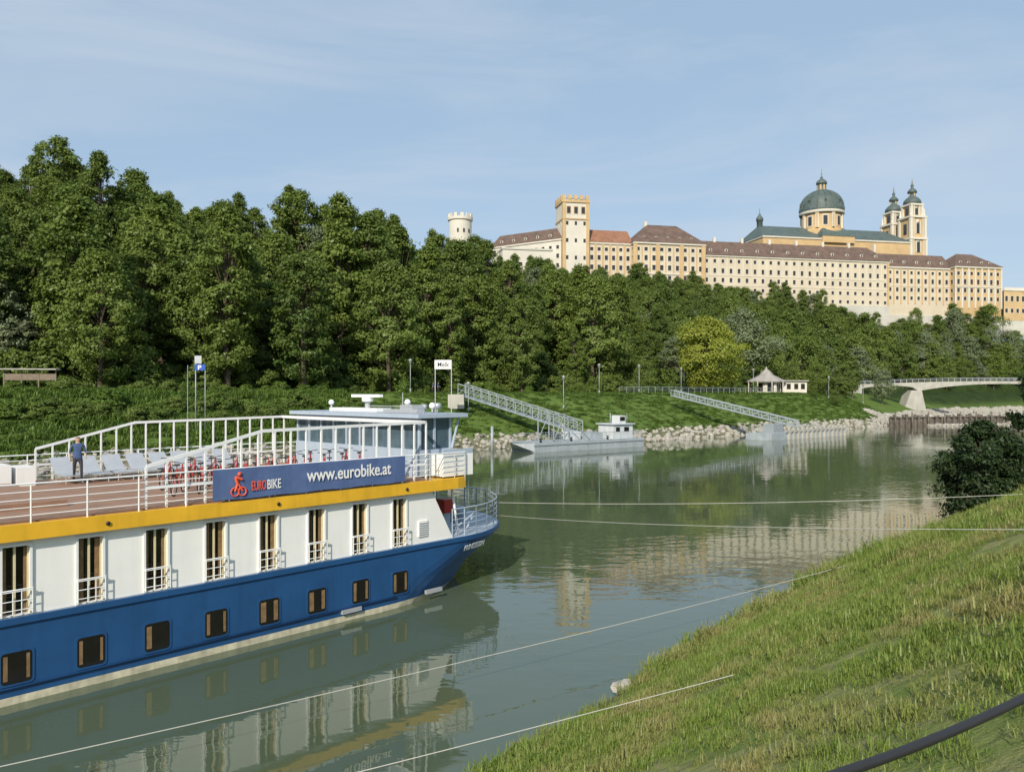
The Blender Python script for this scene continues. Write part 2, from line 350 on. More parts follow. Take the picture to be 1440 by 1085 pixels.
def scatter(name,pts,rz,scl,idx,meshes,tilt=None):
    me=bpy.data.meshes.new(name); me.from_pydata([tuple(p) for p in pts],[],[])
    nn=len(pts)
    rot=np.zeros((nn,3),np.float32); rot[:,2]=rz
    a=me.attributes.new('rot','FLOAT_VECTOR','POINT'); a.data.foreach_set('vector',rot.ravel())
    a=me.attributes.new('scl','FLOAT_VECTOR','POINT'); a.data.foreach_set('vector',np.asarray(scl,np.float32).ravel())
    a=me.attributes.new('pick','INT','POINT'); a.data.foreach_set('value',np.asarray(idx,np.int32))
    o=bpy.data.objects.new(name,me); COL.objects.link(o)
    sc=bpy.data.collections.new(name+'_sources')
    for i,m in enumerate(meshes):
        so=bpy.data.objects.new('%s_src_%02d'%(name,i),m); sc.objects.link(so)
    ng=bpy.data.node_groups.new(name+'_gn','GeometryNodeTree')
    ng.interface.new_socket('Geometry',in_out='INPUT',socket_type='NodeSocketGeometry'); ng.interface.new_socket('Geometry',in_out='OUTPUT',socket_type='NodeSocketGeometry')
    N=ng.nodes;L=ng.links
    gi=N.new('NodeGroupInput'); go=N.new('NodeGroupOutput'); ip=N.new('GeometryNodeInstanceOnPoints'); ci=N.new('GeometryNodeCollectionInfo')
    ci.inputs['Collection'].default_value=sc; ci.inputs['Separate Children'].default_value=True; ci.inputs['Reset Children'].default_value=True
    ip.inputs['Pick Instance'].default_value=True
    def na(nm,dt):
        q=N.new('GeometryNodeInputNamedAttribute'); q.data_type=dt; q.inputs['Name'].default_value=nm
        return [s for s in q.outputs if s.enabled and s.name=='Attribute'][0]
    L.new(gi.outputs[0],ip.inputs['Points']); L.new(ci.outputs[0],ip.inputs['Instance'])
    L.new(na('pick','INT'),ip.inputs['Instance Index']); L.new(na('rot','FLOAT_VECTOR'),ip.inputs['Rotation']); L.new(na('scl','FLOAT_VECTOR'),ip.inputs['Scale'])
    L.new(ip.outputs[0],go.inputs[0])
    md=o.modifiers.new('scatter','NODES'); md.node_group=ng
    return o

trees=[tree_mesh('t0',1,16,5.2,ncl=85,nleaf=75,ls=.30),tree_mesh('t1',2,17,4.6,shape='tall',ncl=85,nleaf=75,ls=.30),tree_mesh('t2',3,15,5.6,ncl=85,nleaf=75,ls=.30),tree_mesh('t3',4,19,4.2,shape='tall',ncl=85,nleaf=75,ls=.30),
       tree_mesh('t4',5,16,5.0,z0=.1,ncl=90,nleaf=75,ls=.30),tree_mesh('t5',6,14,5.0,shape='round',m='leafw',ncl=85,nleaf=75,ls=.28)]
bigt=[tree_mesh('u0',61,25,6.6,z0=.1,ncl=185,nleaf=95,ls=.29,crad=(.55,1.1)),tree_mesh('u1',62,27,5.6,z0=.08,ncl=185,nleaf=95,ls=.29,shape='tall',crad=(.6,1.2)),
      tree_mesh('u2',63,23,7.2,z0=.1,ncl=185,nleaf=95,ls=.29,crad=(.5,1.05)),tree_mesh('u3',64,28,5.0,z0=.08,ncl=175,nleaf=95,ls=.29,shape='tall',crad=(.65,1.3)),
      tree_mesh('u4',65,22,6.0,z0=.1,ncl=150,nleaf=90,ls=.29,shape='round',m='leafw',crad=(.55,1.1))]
bushes=[tree_mesh('b0',11,5,3.2,z0=0,ncl=60,nleaf=60,ls=.24,shape='bush',trunk=False,crad=(.9,1.6)),tree_mesh('b1',12,6,2.8,z0=0,ncl=60,nleaf=60,ls=.22,shape='bush',trunk=False,crad=(.9,1.6))]
def abl(x,y):
    rx,ry=x-192.7,y-400; return rx*.979+ry*.204,-rx*.204+ry*.979
def hillscatter(name,t0,t1,step,d0,backf,variants,wts,sclf):
    pts=[];sc=[];ix=[]
    for t in np.arange(t0,t1,step):
        C=np.interp(t,HT,HC); back=C+backf
        for d in np.arange(d0,back,step):
            tt=t+random.uniform(-.45,.45)*step; dd=d+random.uniform(-.45,.45)*step
            x=-5+tt*ex-dd*ey; y=110+tt*ey+dd*ex
            uu,vv=abl(x,y)
            if vv>-5 and uu>-208 : continue
            if uu>60 and vv>-3: continue
            s=sclf(tt,dd); pts.append((x,y,0)); sc.append((s*random.uniform(.88,1.12),s*random.uniform(.88,1.12),s*random.uniform(.9,1.12)))
            ix.append(random.choices(range(len(wts)),wts)[0])
    pts=np.array(pts); ok=sdist(pts[:,0],pts[:,1],Lp)>31
    pts=pts[ok]; sc=np.array(sc)[ok]; ix=np.array(ix)[ok]; pts[:,2]=height(pts[:,0],pts[:,1])-.5
    scatter(name,pts,rng.uniform(0,6.28,len(pts)),sc,ix,variants)
hillscatter('forest_trees',-130,118,9.4,45,26,bigt,[4,5,4,4,1.8],lambda t,d: random.choice([.6,.8,.9,1.0,1.1,1.24])*random.uniform(.92,1.08)*(1 if t<85 else .8))
def s2(t,d):
    if t>=150 and d<80: return random.uniform(.65,1.3)
    f=.92 if t<210 else .78
    return f*random.choice([.65,.85,1,1.15])*random.uniform(.92,1.08)
hillscatter('forest_trees',116,440,6.8,43,10,trees,[5,4,5,4,5,2.0],s2)
pts=[];sc=[]
for t in np.arange(-140,420,2.6):
    for d0,s0 in ((36,.75),(40,1.1),(44,1.3)):
        if random.random()<.35: continue
        tt=t+random.uniform(-2,2); dd=d0+random.uniform(-2,2)+ (0 if t<60 else 3); pts.append((-5+tt*ex-dd*ey,110+tt*ey+dd*ex,0)); s=s0*random.uniform(.45,1.3); sc.append((s,s,s))
pts=np.array(pts); ok=sdist(pts[:,0],pts[:,1],Lp)>27; pts=pts[ok]; sc=np.array(sc)[ok]; pts[:,2]=height(pts[:,0],pts[:,1])-.4
scatter('forest_edge_shrubs',pts,rng.uniform(0,6.28,len(pts)),sc,rng.integers(0,2,len(pts)),bushes)
def tuft(name,seed,nb,rad,h0,h1,wd,m):
    rg=np.random.default_rng(seed); V=[];Fl=[];T=[]
    for i in range(nb):
        a=rg.uniform(0,6.28); r_=rad*math.sqrt(rg.uniform(0,1)); x,y=r_*math.cos(a),r_*math.sin(a); h=rg.uniform(h0,h1); b_=rg.uniform(0,6.28); lx,ly=math.cos(b_),math.sin(b_); ln=h*rg.uniform(.2,1.1); px,py=-ly*wd/2,lx*wd/2
        o=len(V); V+=[(x-px,y-py,-.02),(x+px,y+py,-.02),(x+lx*ln*.35+px*.8,y+ly*ln*.35+py*.8,h*.6),(x+lx*ln*.35-px*.8,y+ly*ln*.35-py*.8,h*.6),(x+lx*ln,y+ly*ln,h)]
        Fl+=[(o,o+1,o+2,o+3),(o+3,o+2,o+4)]; T+=[rg.uniform(0,1)**1.6]*5
    me=bpy.data.meshes.new(name); me.from_pydata(V,[],Fl); me.materials.append(M[m]); fattr(me,'tint',np.array(T)); me.update(); return me
weeds=[tuft('w%d'%i,30+i,90,.9,.25,.7,.11,'weed') for i in range(3)]
pts=[]
while len(pts)<9000:
    t=random.uniform(-110,150); d=random.uniform(-6,30); pts.append((-5+t*ex-d*ey,110+t*ey+d*ex,0))
pts=np.array(pts); q=sdist(pts[:,0],pts[:,1],Lp); ok=(q>2.8)&(q<22); pts=pts[ok]; pts[:,2]=height(pts[:,0],pts[:,1]); t_,d_=td(pts[:,0],pts[:,1])
s=rng.uniform(.5,1.1,len(pts))*np.where(t_<-10,1.1,.75); scatter('bank_grass',pts,rng.uniform(0,6.28,len(pts)),np.stack([s*1.2,s*1.2,s*np.where(t_<-10,1.0,.5)],1),rng.integers(0,3,len(pts)),weeds)
pts=[];sc=[]
for i in range(150):
    t=random.uniform(-110,-12); d=random.choice([random.uniform(8,13),random.uniform(19,25)]); pts.append((-5+t*ex-d*ey,110+t*ey+d*ex,0)); s=random.uniform(.2,.5)*(1 if d<20 else .7); sc.append((s*1.5,s*1.5,s))
for i in range(30):
    t=random.uniform(-10,150); d=random.uniform(29,34); pts.append((-5+t*ex-d*ey,110+t*ey+d*ex,0)); s=random.uniform(.25,.6); sc.append((s,s,s))
pts=np.array(pts); pts[:,2]=height(pts[:,0],pts[:,1])-.2
bl=[tree_mesh('bl0',13,5,3.2,z0=0,ncl=60,nleaf=70,ls=.3,shape='bush',trunk=False,m='weed'),bushes[0]]
scatter('bank_shrubs',pts,rng.uniform(0,6.28,len(pts)),sc,rng.integers(0,2,len(pts)),bl)
# near grass
grs=[tuft('g%d'%i,50+i,46,.22,.04,.13,.013,'grass') for i in range(4)]+[tuft('g9',59,26,.14,.12,.26,.014,'grass')]
px=rng.uniform(-6,42,100000); py=rng.uniform(2.5,62,100000)
q=-sdist(px,py,Rp); vis=(q>.25)&(q<14)&(px/py<.78)&(px/py>-.2)
dist=np.hypot(px,py); keep=vis&(rng.uniform(0,1,len(px))<np.clip(24/dist,.25,1))
px=px[keep];py=py[keep];q=q[keep]; dist=dist[keep]; pz=height(px,py)
thin=vnoise(px,py,2.2,8)+.6*vnoise(px,py,.8,9); k2=(thin>-.30)|(rng.uniform(0,1,len(px))<.25); px,py,pz,q,dist,thin=[a[k2] for a in (px,py,pz,q,dist,thin)]
s=rng.uniform(.6,1.3,len(px))*np.clip(dist/18,1,1.9)*(1+.8*thin); 
s=np.where(q<1.2,s*1.6,s)
pick=rng.integers(0,4,len(px)); pick=np.where(rng.uniform(0,1,len(px))<.04+.25*(q<1.0),4,pick)
scatter('grass',np.stack([px,py,pz],1),rng.uniform(0,6.28,len(px)),np.stack([s,s,s*rng.uniform(.6,1.0,len(px))],1),pick,grs)
# rocks
def rock(name,seed):
    import bmesh
    bm=bmesh.new(); bmesh.ops.create_icosphere(bm,subdivisions=2,radius=.5)
    for v in bm.verts:
        nn=mnoise.noise(v.co*2.2+Vector((seed*7,0,0))); v.co*=1+.5*nn; v.co.z*=.7
    me=bpy.data.meshes.new(name); bm.to_mesh(me); bm.free(); me.materials.append(M['rock']); return me
rocks=[rock('r%d'%i,i) for i in range(4)]
pts=[]
def along(poly,i0,i1,step):
    for (ax,ay),(bx,by) in zip(poly[i0:i1],poly[i0+1:i1+1]):
        l=math.hypot(bx-ax,by-ay); nx,ny=-(by-ay)/l,(bx-ax)/l
        for k in np.arange(0,l,step): yield ax+(bx-ax)*k/l,ay+(by-ay)*k/l,nx,ny
for x,y,nx,ny in along(Lp,3,14,.33):
    for j in range(2):
        d=random.uniform(-.6,3.2); pts.append((x+nx*d+random.uniform(-.4,.4),y+ny*d+random.uniform(-.4,.4),0))
for i in range(900):
    a=random.uniform(0,1); pts.append((94+a*50+random.uniform(-3,3),200+a*32+random.uniform(-5,5),0))
wr=[]
for i in range(1700):
    a=random.uniform(0,1); pts.append((114+a*59+random.gauss(0,1.5),220+a*4+random.gauss(0,2.6),0)); wr.append(len(pts)-1)
for i in range(260):
    a=random.uniform(0,1); pts.append((100+a*36,187.5+a*11+random.gauss(0,.8),0)); wr.append(len(pts)-1)
pts=np.array(pts); pts[:,2]=np.maximum(height(pts[:,0],pts[:,1]),-.3)+.05; 
for i in wr: pts[i,2]=max(pts[i,2],random.uniform(-.3,1.6) if pts[i,1]>210 else random.uniform(-.2,.3))
far=pts[:,1]>196; s=rng.uniform(.4,1.25,len(pts))*np.where(far,1.8,1)
scatter('riprap_rocks',pts,rng.uniform(0,6.28,len(pts)),np.stack([s,s*rng.uniform(.6,1,len(s)),s],1),rng.integers(0,4,len(pts)),rocks)
def hz(x,y): return float(height(np.array([x]),np.array([y]))[0])
# individual trees
obj('round_crown_tree',tree_mesh('round_tree',27,18,8.6,z0=.07,ncl=230,nleaf=90,ls=.30,m='leafl',shape='round',crad=(.55,1.1)),(45.5,183,hz(45.5,183)-.3),.4)
obj('willow_tree',tree_mesh('willow',22,24,8.5,z0=.15,ncl=170,nleaf=80,ls=.34,m='leafw'),(65,222,hz(65,222)-.3),.9)
for (x,y,h,mm,sd,sc_) in [(-45,124,30,1,31,1.13),(-34,128,25,0,32,.95),(-59,112,22,2,33,.9),(-78,116,27,1,34,1.0),(-22,140,26,2,35,1.05),(-12,152,25,3,36,.85),(-66,118,20,0,37,.8),(-92,112,25,0,38,1.0),(-50,128,25,2,39,1.0),(2,158,20,0,40,.78)]:
    obj('deciduous_tree',bigt[mm],(x,y,hz(x,y)-.3),sd*1.7,sc_)
for (x,y,h) in [(116,245,11),(128,290,17),(150,325,16),(168,345,18),(190,360,19),(205,372,17),(222,380,18),(240,395,17),(182,352,15),(140,318,15),(255,402,19),(272,410,20)]:
    obj('willow_tree',trees[5],(x,y,max(hz(x,y),0)-.3),x,h/14)
for (x,y,h) in [(56,206,7),(80,206,9),(86,214,12),(74,212,8),(60,212,10),(94,222,10),(101,232,12),(30,178,8),(80,194,4.5),(59,190,3.2),(76,196,3.6)]:
    obj('deciduous_tree',trees[int(x)%5],(x,y,hz(x,y)-.3),x,h/16)
obj('river_shrub',tree_mesh('river_shrub_mesh',41,6.2,3.0,z0=0,ncl=150,nleaf=130,ls=.12,m='leafd',shape='bush',crad=(.5,1.2)),(28.6,47.8,hz(28.6,47.8)-.5),.3)
obj('river_shrub',tree_mesh('river_shrub_mesh2',42,4.8,2.6,z0=0,ncl=110,nleaf=120,ls=.12,m='leafd',shape='bush',crad=(.5,1.2)),(32.2,51.0,hz(32.2,51)-.4),.3)
obj('deciduous_tree',tree_mesh('edge_tree',43,11,3.6,z0=.1,ncl=150,nleaf=90,ls=.2,m='leafd',crad=(.7,1.3)),(48.6,70,hz(48.6,70)-.4),.3)
obj('deciduous_tree',tree_mesh('bank_tree',44,8,2.6,z0=.2,ncl=70,nleaf=90,ls=.13,m='leaf',crad=(.7,1.3)),(5.2,-4.2,hz(5.2,-4.2)-.3),.3)
w=MB(); pp=list(along(Lp,2,13,4))
for a,b_ in zip(pp[:-1],pp[1:]):
    w.add([(a[0]+a[2]*24,a[1]+a[3]*24,8.03),(b_[0]+b_[2]*24,b_[1]+b_[3]*24,8.03),(b_[0]+b_[2]*29,b_[1]+b_[3]*29,8.03),(a[0]+a[2]*29,a[1]+a[3]*29,8.03)],[(0,1,2,3)])
w.build('promenade_road',['asph'])

# ------------------------------------------------------------------ ship (local x along hull, y away, z up)
ship=empty('river_cruise_ship',(-13,19.9,0),math.atan2(.725,.689))
B=5.25; W=2*B
levels=[(-.6,11.0,5.6),(0,12,6.5),(.2,12.3,6.5),(.22,12.3,6.5),(.9,13.4,6.0),(1.5,14.8,5.5),(2.02,16,5.0),(2.05,16,5.12),(2.22,16,5.12),(2.23,16,5.0)]
NA=28; rings=[]
for z,s0,a in levels:
    off=.06 if z in (2.05,2.22) else 0
    ring=[]
    for k in range(12): ring.append((-40+(s0+40)*k/12,-off,z))
    for k in range(NA+1):
        th=math.pi*k/NA; ring.append((s0+a*math.sin(th),B-(B+off)*math.cos(th),z))
    for k in range(12): ring.append((s0-(s0+40)*(k+1)/12,W+off,z))
    rings.append(ring)
h=MB(); nr=len(rings[0])
for i in range(len(rings)-1):
    m=1 if levels[i+1][0]<=.2 else 0
    h.add(rings[i]+rings[i+1],[(k,k+1,nr+k+1,nr+k) for k in range(nr-1)]+[(nr-1,0,nr,2*nr-1)],m,False)
h.add(rings[-1],[tuple(range(nr))],2)
h.tube((-40,-.03,.43),(12.6,-.03,.43),.035,8,0)
h.build('hull',['hull_blue','cream','wheelh'],ship)
sw=[.34+1.78*i for i in range(-22,8)]
s_=MB()
s_.facade(-40,14.4,.05,2.24,4.2,[x for x in sw],.62,[(2.28,1.76)],0,2,None,.14)
s_.add([(14.4,.05,2.24),(15.5,.05,2.24),(14.4,.05,4.2)],[(0,1,2)],0)
s_.add([(14.4,.25,2.24),(14.4,.05,4.2),(15.5,.25,2.24),(15.5,.05,2.24)],[(3,2,1)],0)
s_.box(-40,14.4,W-.3,W-.05,2.24,4.2,0); s_.box(14.2,14.4,.2,W-.3,2.24,4.2,0); s_.box(-40,-39.8,.1,W-.1,2.24,4.2,0)
s_.box(14.4,14.45,3,3.9,2.3,4.1,2)
s_.box(13.7,14.15,.0,.05,2.5,3.1,0)
for k in range(6): s_.box(13.74,14.11,-.02,.0,2.56+k*.085,2.6+k*.085,3)
s_.build('superstructure',['white','white','glass','alu'],ship)
f=MB()
for x in sw:
    a,b_=x-.31,x+.31; z0,z1=2.28,4.04
    for (p,q_,c,d) in ((a-.06,a,z0-.03,z1+.06),(b_,b_+.06,z0-.03,z1+.06),(a,b_,z1,z1+.06)): f.box(p,q_,.0,.06,c,d,2)
    f.box(x-.04,x+.01,.1,.175,z0,z1,0)
    for (p,q_) in ((a,a+.035),(b_-.035,b_)): f.box(p,q_,.1,.175,z0,z1,0)
    c1=random.uniform(.05,.13)
    f.box(a+.05,a+.05+c1,.165,.18,z0,z1-.05,1); f.box(b_-.04-c1,b_-.04,.165,.18,z0,z1-.05,1)
    for k in range(3): f.tube((a-.05,-.09,2.42+k*.24),(b_+.05,-.09,2.42+k*.24),.014,6,2)
    f.tube((a-.05,-.09,2.94),(b_+.05,-.09,2.94),.02,6,2)
    for p in (a-.04,x-.1,x+.1,b_+.04): f.tube((p,-.09,2.3),(p,-.09,2.94),.013,6,2)
    for p in (a-.04,b_+.04): f.tube((p,-.09,2.35),(p,.05,2.35),.013,6,2); f.tube((p,-.09,2.9),(p,.05,2.9),.013,6,2)
f.build('window_frames',['frame','curtain','railw'],ship)
lw=MB()
def rrect(mb,x,z,w_,h_,r_,y,m):
    vs=[]
    for cx,cz,a0 in ((x+w_/2-r_,z+h_/2-r_,0),(x-w_/2+r_,z+h_/2-r_,90),(x-w_/2+r_,z-h_/2+r_,180),(x+w_/2-r_,z-h_/2+r_,270)):
        for k in range(5): t=R(a0+k*22.5); vs.append((cx+r_*math.cos(t),y,cz+r_*math.sin(t)))
    nn=len(vs); mb.add(vs+[(p[0],.01,p[2]) for p in vs],[tuple(range(nn))[::-1]]+[(k,(k+1)%nn,nn+(k+1)%nn,nn+k) for k in range(nn)],m)
for x in sw:
    rrect(lw,x,.94,.82,.92,.11,-.020,0); rrect(lw,x,.94,.70,.80,.09,-.028,1)
    cw=random.uniform(.08,.2); lw.box(x-.30,x-.30+cw,-.034,-.028,.63,1.26,2)
    if random.random()<.6: lw.box(x+.30-cw*.8,x+.30,-.034,-.028,.63,1.26,2)
lw.build('hull_windows',['hull_blue','glass','curtain'],ship)
d_=MB()
d_.box(-40,15.6,-.16,W+.16,4.2,4.62,0)
arc=[(15.6+1.15*math.sin(math.pi*k/16)**.5,B-(B+.16)*math.cos(math.pi*k/16)) for k in range(17)]
d_.add([(x,y,4.2) for x,y in arc]+[(x,y,4.62) for x,y in arc],[(k,k+1,17+k+1,17+k) for k in range(16)]+[tuple(range(17))[::-1],tuple(range(17,34))],0)
d_.box(-40,14.3,.02,W-.02,4.62,4.68,1)
d_.box(-30,2.2,2.2,8.2,4.68,4.86,1)
for s0 in (2.5,7.7,13.0,-3): d_.tube((s0,-.17,4.4),(s0,-.2,4.4),.06,8,2); 
d_.build('sun_deck',['yellow','deck','black'],ship)
r_=MB()
def rail(mb,pts,z0,hh,bars,rad,step,m=0):
    for (a,b_) in zip(pts[:-1],pts[1:]):
        for k in range(bars+1):
            zz=z0+hh*(k+1)/(bars+1) if bars else z0+hh
            mb.tube((a[0],a[1],zz),(b_[0],b_[1],zz),rad*(1.4 if k==bars else .8),6,m)
        l=math.hypot(b_[0]-a[0],b_[1]-a[1]); nn=max(1,int(round(l/step)))
        for k in range(nn+1): 
            x=a[0]+(b_[0]-a[0])*k/nn; y=a[1]+(b_[1]-a[1])*k/nn; mb.tube((x,y,z0-.15),(x,y,z0+hh),rad*1.2,6,m)
rail(r_,[(-40,-.08),(14.2,-.08)],4.62,1.02,4,.018,1.35)
rail(r_,[(-40,W+.08),(14.2,W+.08)],4.62,1.02,4,.018,1.35)
fr=[(14.2,-.08),(15.5,-.06)]+[(x-.05,y) for x,y in arc[1:-1]]+[(15.5,W+.06),(14.2,W+.08)]
rail(r_,fr,4.62,1.0,4,.018,1.1)
for yy in (.03,W-.03):
    P=[(3.6,5.92),(7.25,6.82),(14.1,6.92)]
    for a,b_ in zip(P[:-1],P[1:]): 
        r_.add([(a[0],yy-.03,a[1]-.1),(b_[0],yy-.03,b_[1]-.1),(b_[0],yy+.03,b_[1]-.1),(a[0],yy+.03,a[1]-.1),(a[0],yy-.03,a[1]),(b_[0],yy-.03,b_[1]),(b_[0],yy+.03,b_[1]),(a[0],yy+.03,a[1])],[(0,3,2,1),(4,5,6,7),(0,1,5,4),(1,2,6,5),(2,3,7,6),(3,0,4,7)],0)
    r_.box(3.6,14.1,yy-.03,yy+.03,5.22,5.3,0)
    x=3.6
    while x<14.15:
        zt=np.interp(x,[p[0] for p in P],[p[1] for p in P])-.06
        r_.box(x-.028,x+.028,yy-.029,yy+.029,4.65,zt,0); x+=.583
r_.box(14.0,14.1,0,W,6.8,6.92,0)
r_.build('deck_railings',['railw'],ship)
br=MB()
bp_=[(15.5,.08)]+[(16+5.0*math.sin(math.pi*k/18),B-(B-.05)*math.cos(math.pi*k/18)) for k in range(1,18)]+[(15.5,W-.08)]
rail(br,bp_,2.3,1.05,4,.02,.9,0)
br.build('bow_railing',['wheelh'],ship)
bw=MB()
bw.box(15.9,16.35,1.0,1.5,3.05,3.6,0); bw.box(15.95,16.3,1.1,1.4,2.24,3.05,1)
for yy in (3.,7.5): 
    bw.box(18,18.6,yy-.3,yy+.3,2.24,2.9,1); bw.tube((18.3,yy-.5,2.7),(18.3,yy+.5,2.7),.25,12,1)
for yy in (.35,W-.35): bw.tube((16.1,yy,2.2),(15.7,yy,4.2),.05,8,2)
for yy in (1.8,2.1): bw.tube((14.6,yy,2.3),(14.6,yy,4.2),.03,6,1)
for sx in (14.7,10.9): bw.box(sx-.7,sx+.1,-.12,.0,.28,.42,3)
bw.path([(16.6,.5,2.3),(17.0,.4,3.0),(16.6,1.2,2.3)],.04,6,1)
bw.build('bow_equipment',['red','wheelh','white','alu'],ship)
# wheelhouse
wh=MB()
y0,y1=.75,9.75
wh.box(14.3,16.1,y0,y1,4.68,5.75,0)
wh.box(14.1,16.75,y0-.25,y1+.25,7.0,7.16,0)
wh.box(14.42,16.2,y0+.1,y1-.1,5.75,7.0,1)
for k in range(10):
    yy=y0+.03+(y1-y0-.06)*k/9; wh.box(14.36,14.44,yy-.05,yy+.05,5.75,7.0,0); wh.tube((16.1,yy,5.75),(16.5,yy,7.0),.05,6,0)
for sx in (14.42,15.2,16.05): wh.box(sx-.05,sx+.05,y0+.04,y0+.12,5.75,7.0,0)
wh.box(14.34,14.42,y0,y1,6.75,7.0,0)
wh.box(15.0,16.6,.05,.85,4.68,5.55,2); wh.box(15.0,16.6,.05,.1,5.55,5.75,0)
wh.build('wheelhouse',['wheelh','wglass','white'],ship)
rf=MB()
rf.box(15.0,15.8,4.4,8.0,7.17,7.32,0); rf.tube((15.4,5.6,7.2),(15.4,5.6,7.8),.12,8,1); rf.box(15.3,15.5,4.6,6.7,7.8,7.93,0)
rf.tube((15.4,5.6,7.6),(15.4,5.6,7.8),.25,10,0)
for yy,hh in ((1.3,.22),(2.9,.35),(8.6,.3)):
    rf.tube((15.5,yy,7.16),(15.5,yy,7.16+hh),.04,8,1); rf.lathe(15.5,yy,[(0.02,7.12+hh),(.12,7.16+hh),(.14,7.26+hh),(.08,7.36+hh),(0.01,7.38+hh)],12,0)
rf.tube((16.2,1.8,7.16),(16.2,1.8,7.45),.04,8,1); rf.tube((16.1,1.8,7.45),(16.35,1.8,7.45),.12,10,1)
rf.tube((15.9,2.3,7.16),(15.9,2.3,7.4),.04,8,1); rf.tube((15.8,2.3,7.4),(16.0,2.3,7.4),.12,10,1)
rf.box(14.6,15.0,1.2,3.4,7.17,7.32,1); rf.box(14.7,15.3,1.6,2.4,7.32,7.5,1); rf.tube((15.8,3.6,7.16),(15.8,3.6,8.0),.02,6,1)
rf.path([(14.2,1,7.45),(14.2,3.8,7.45)],.02,6,1)
rf.build('radar_and_lights',['white','alu'],ship)
# banner
bn=MB(); nb=30; vs=[];fs=[]
for i in range(nb+1):
    x=5.48+(12.9-5.48)*i/nb; yy=-.20+.012*math.sin(i*1.3)
    vs+=[(x,yy,4.70+.015*math.sin(i*.9)),(x,yy,5.66-.01*abs(math.sin(i*.55)))]
for i in range(nb): fs.append((2*i,2*i+2,2*i+3,2*i+1))
bn.add(vs,fs,0); bn.build('advertising_banner',['banner'],ship)
text('banner_address_text','www.eurobike.at',8.72,5.04,3.5,.44,ship,'tw',-.23,.012)
text('banner_logo_text_a','EURO',6.72,4.93,.50,.30,ship,'orange',-.23,.01)
text('banner_logo_text_b','BIKE',7.26,4.93,.48,.30,ship,'tw',-.23,.01)
lg=MB()
for cx,cz,rr in ((6.18,4.93,.13),(6.42,4.93,.13)):
    ps=[(cx+rr*math.cos(a*math.pi/8),-.232,cz+rr*math.sin(a*math.pi/8)) for a in range(17)]; lg.path(ps,.022,5,0)
lg.path([(6.18,-.232,4.95),(6.27,-.232,5.2),(6.42,-.232,4.95)],.035,5,0); lg.path([(6.25,-.232,5.2),(6.2,-.232,5.38),(6.4,-.232,5.3)],.05,5,0); lg.tube((6.33,-.23,5.47),(6.33,-.25,5.47),.07,10,0)
lg.build('banner_logo',['orange'],ship)
nm=text('ship_name','PRINZESSIN',15.95,1.66,1.45,.24,ship,'tw',-.10,.02); nm.rotation_euler=(R(108),0,R(13))
dk=MB()
for k in range(8):
    x=3.9+k*.9; dk.box(x,x+.7,8.0,9.6,4.95,5.0,0); dk.add([(x,9.2,5.0),(x+.7,9.2,5.0),(x+.7,9.9,5.55),(x,9.9,5.55)],[(0,1,2,3)],0)
    for a in (x+.05,x+.6):
        for c in (8.1,9.2): dk.tube((a,c,4.68),(a,c,4.96),.02,5,0)
for k in range(7): dk.box(-2+k*.75,-1.4+k*.75,8.6,9.8,4.68,5.35+.1*(k%2),1)
dk.build('deck_loungers',['alu','white'],ship)
def bike():
    mb=MB()
    for cx in (-.53,.53):
        ps=[(cx+.33*math.cos(a*math.pi/9),0,.34+.33*math.sin(a*math.pi/9)) for a in range(19)]; mb.path(ps,.022,5,1)
        for a in range(6): mb.tube((cx,0,.34),(cx+.33*math.cos(a*math.pi/3),0,.34+.33*math.sin(a*math.pi/3)),.004,4,2)
    for p,q_ in (((-.53,.34),(-.1,.3)),((-.53,.34),(-.2,.78)),((-.1,.3),(-.22,.85)),((-.1,.3),(.38,.75)),((-.2,.68),(.37,.85)),((.53,.34),(.36,.95))):
        mb.tube((p[0],0,p[1]),(q_[0],0,q_[1]),.020,6,0)
    mb.tube((-.22,0,.85),(-.24,0,.95),.015,6,2); mb.box(-.36,-.12,-.07,.07,.95,1.0,1)
    mb.path([(.28,-.28,1.03),(.38,-.1,1.0),(.36,0,.97),(.38,.1,1.0),(.28,.28,1.03)],.014,5,1); mb.box(-.75,-.4,-.1,.1,.72,.75,1)
    o=mb.build('bicycle',['red','black','alu']); return o
b0=bike(); rzs=ship.rotation_euler[2]; Ms=Matrix.Translation(ship.location)@Matrix.Rotation(rzs,4,'Z')
for i in range(20):
    o=b0 if i==0 else bpy.data.objects.new('bicycle',b0.data)
    if i: COL.objects.link(o)
    p=Ms@Vector((5.6+i*.40,2.6+random.uniform(-.15,.15)+(1.6 if i%2 else 0),4.68)); o.location=p; o.rotation_euler=(0,0,rzs+R(55)+random.uniform(-.1,.1))
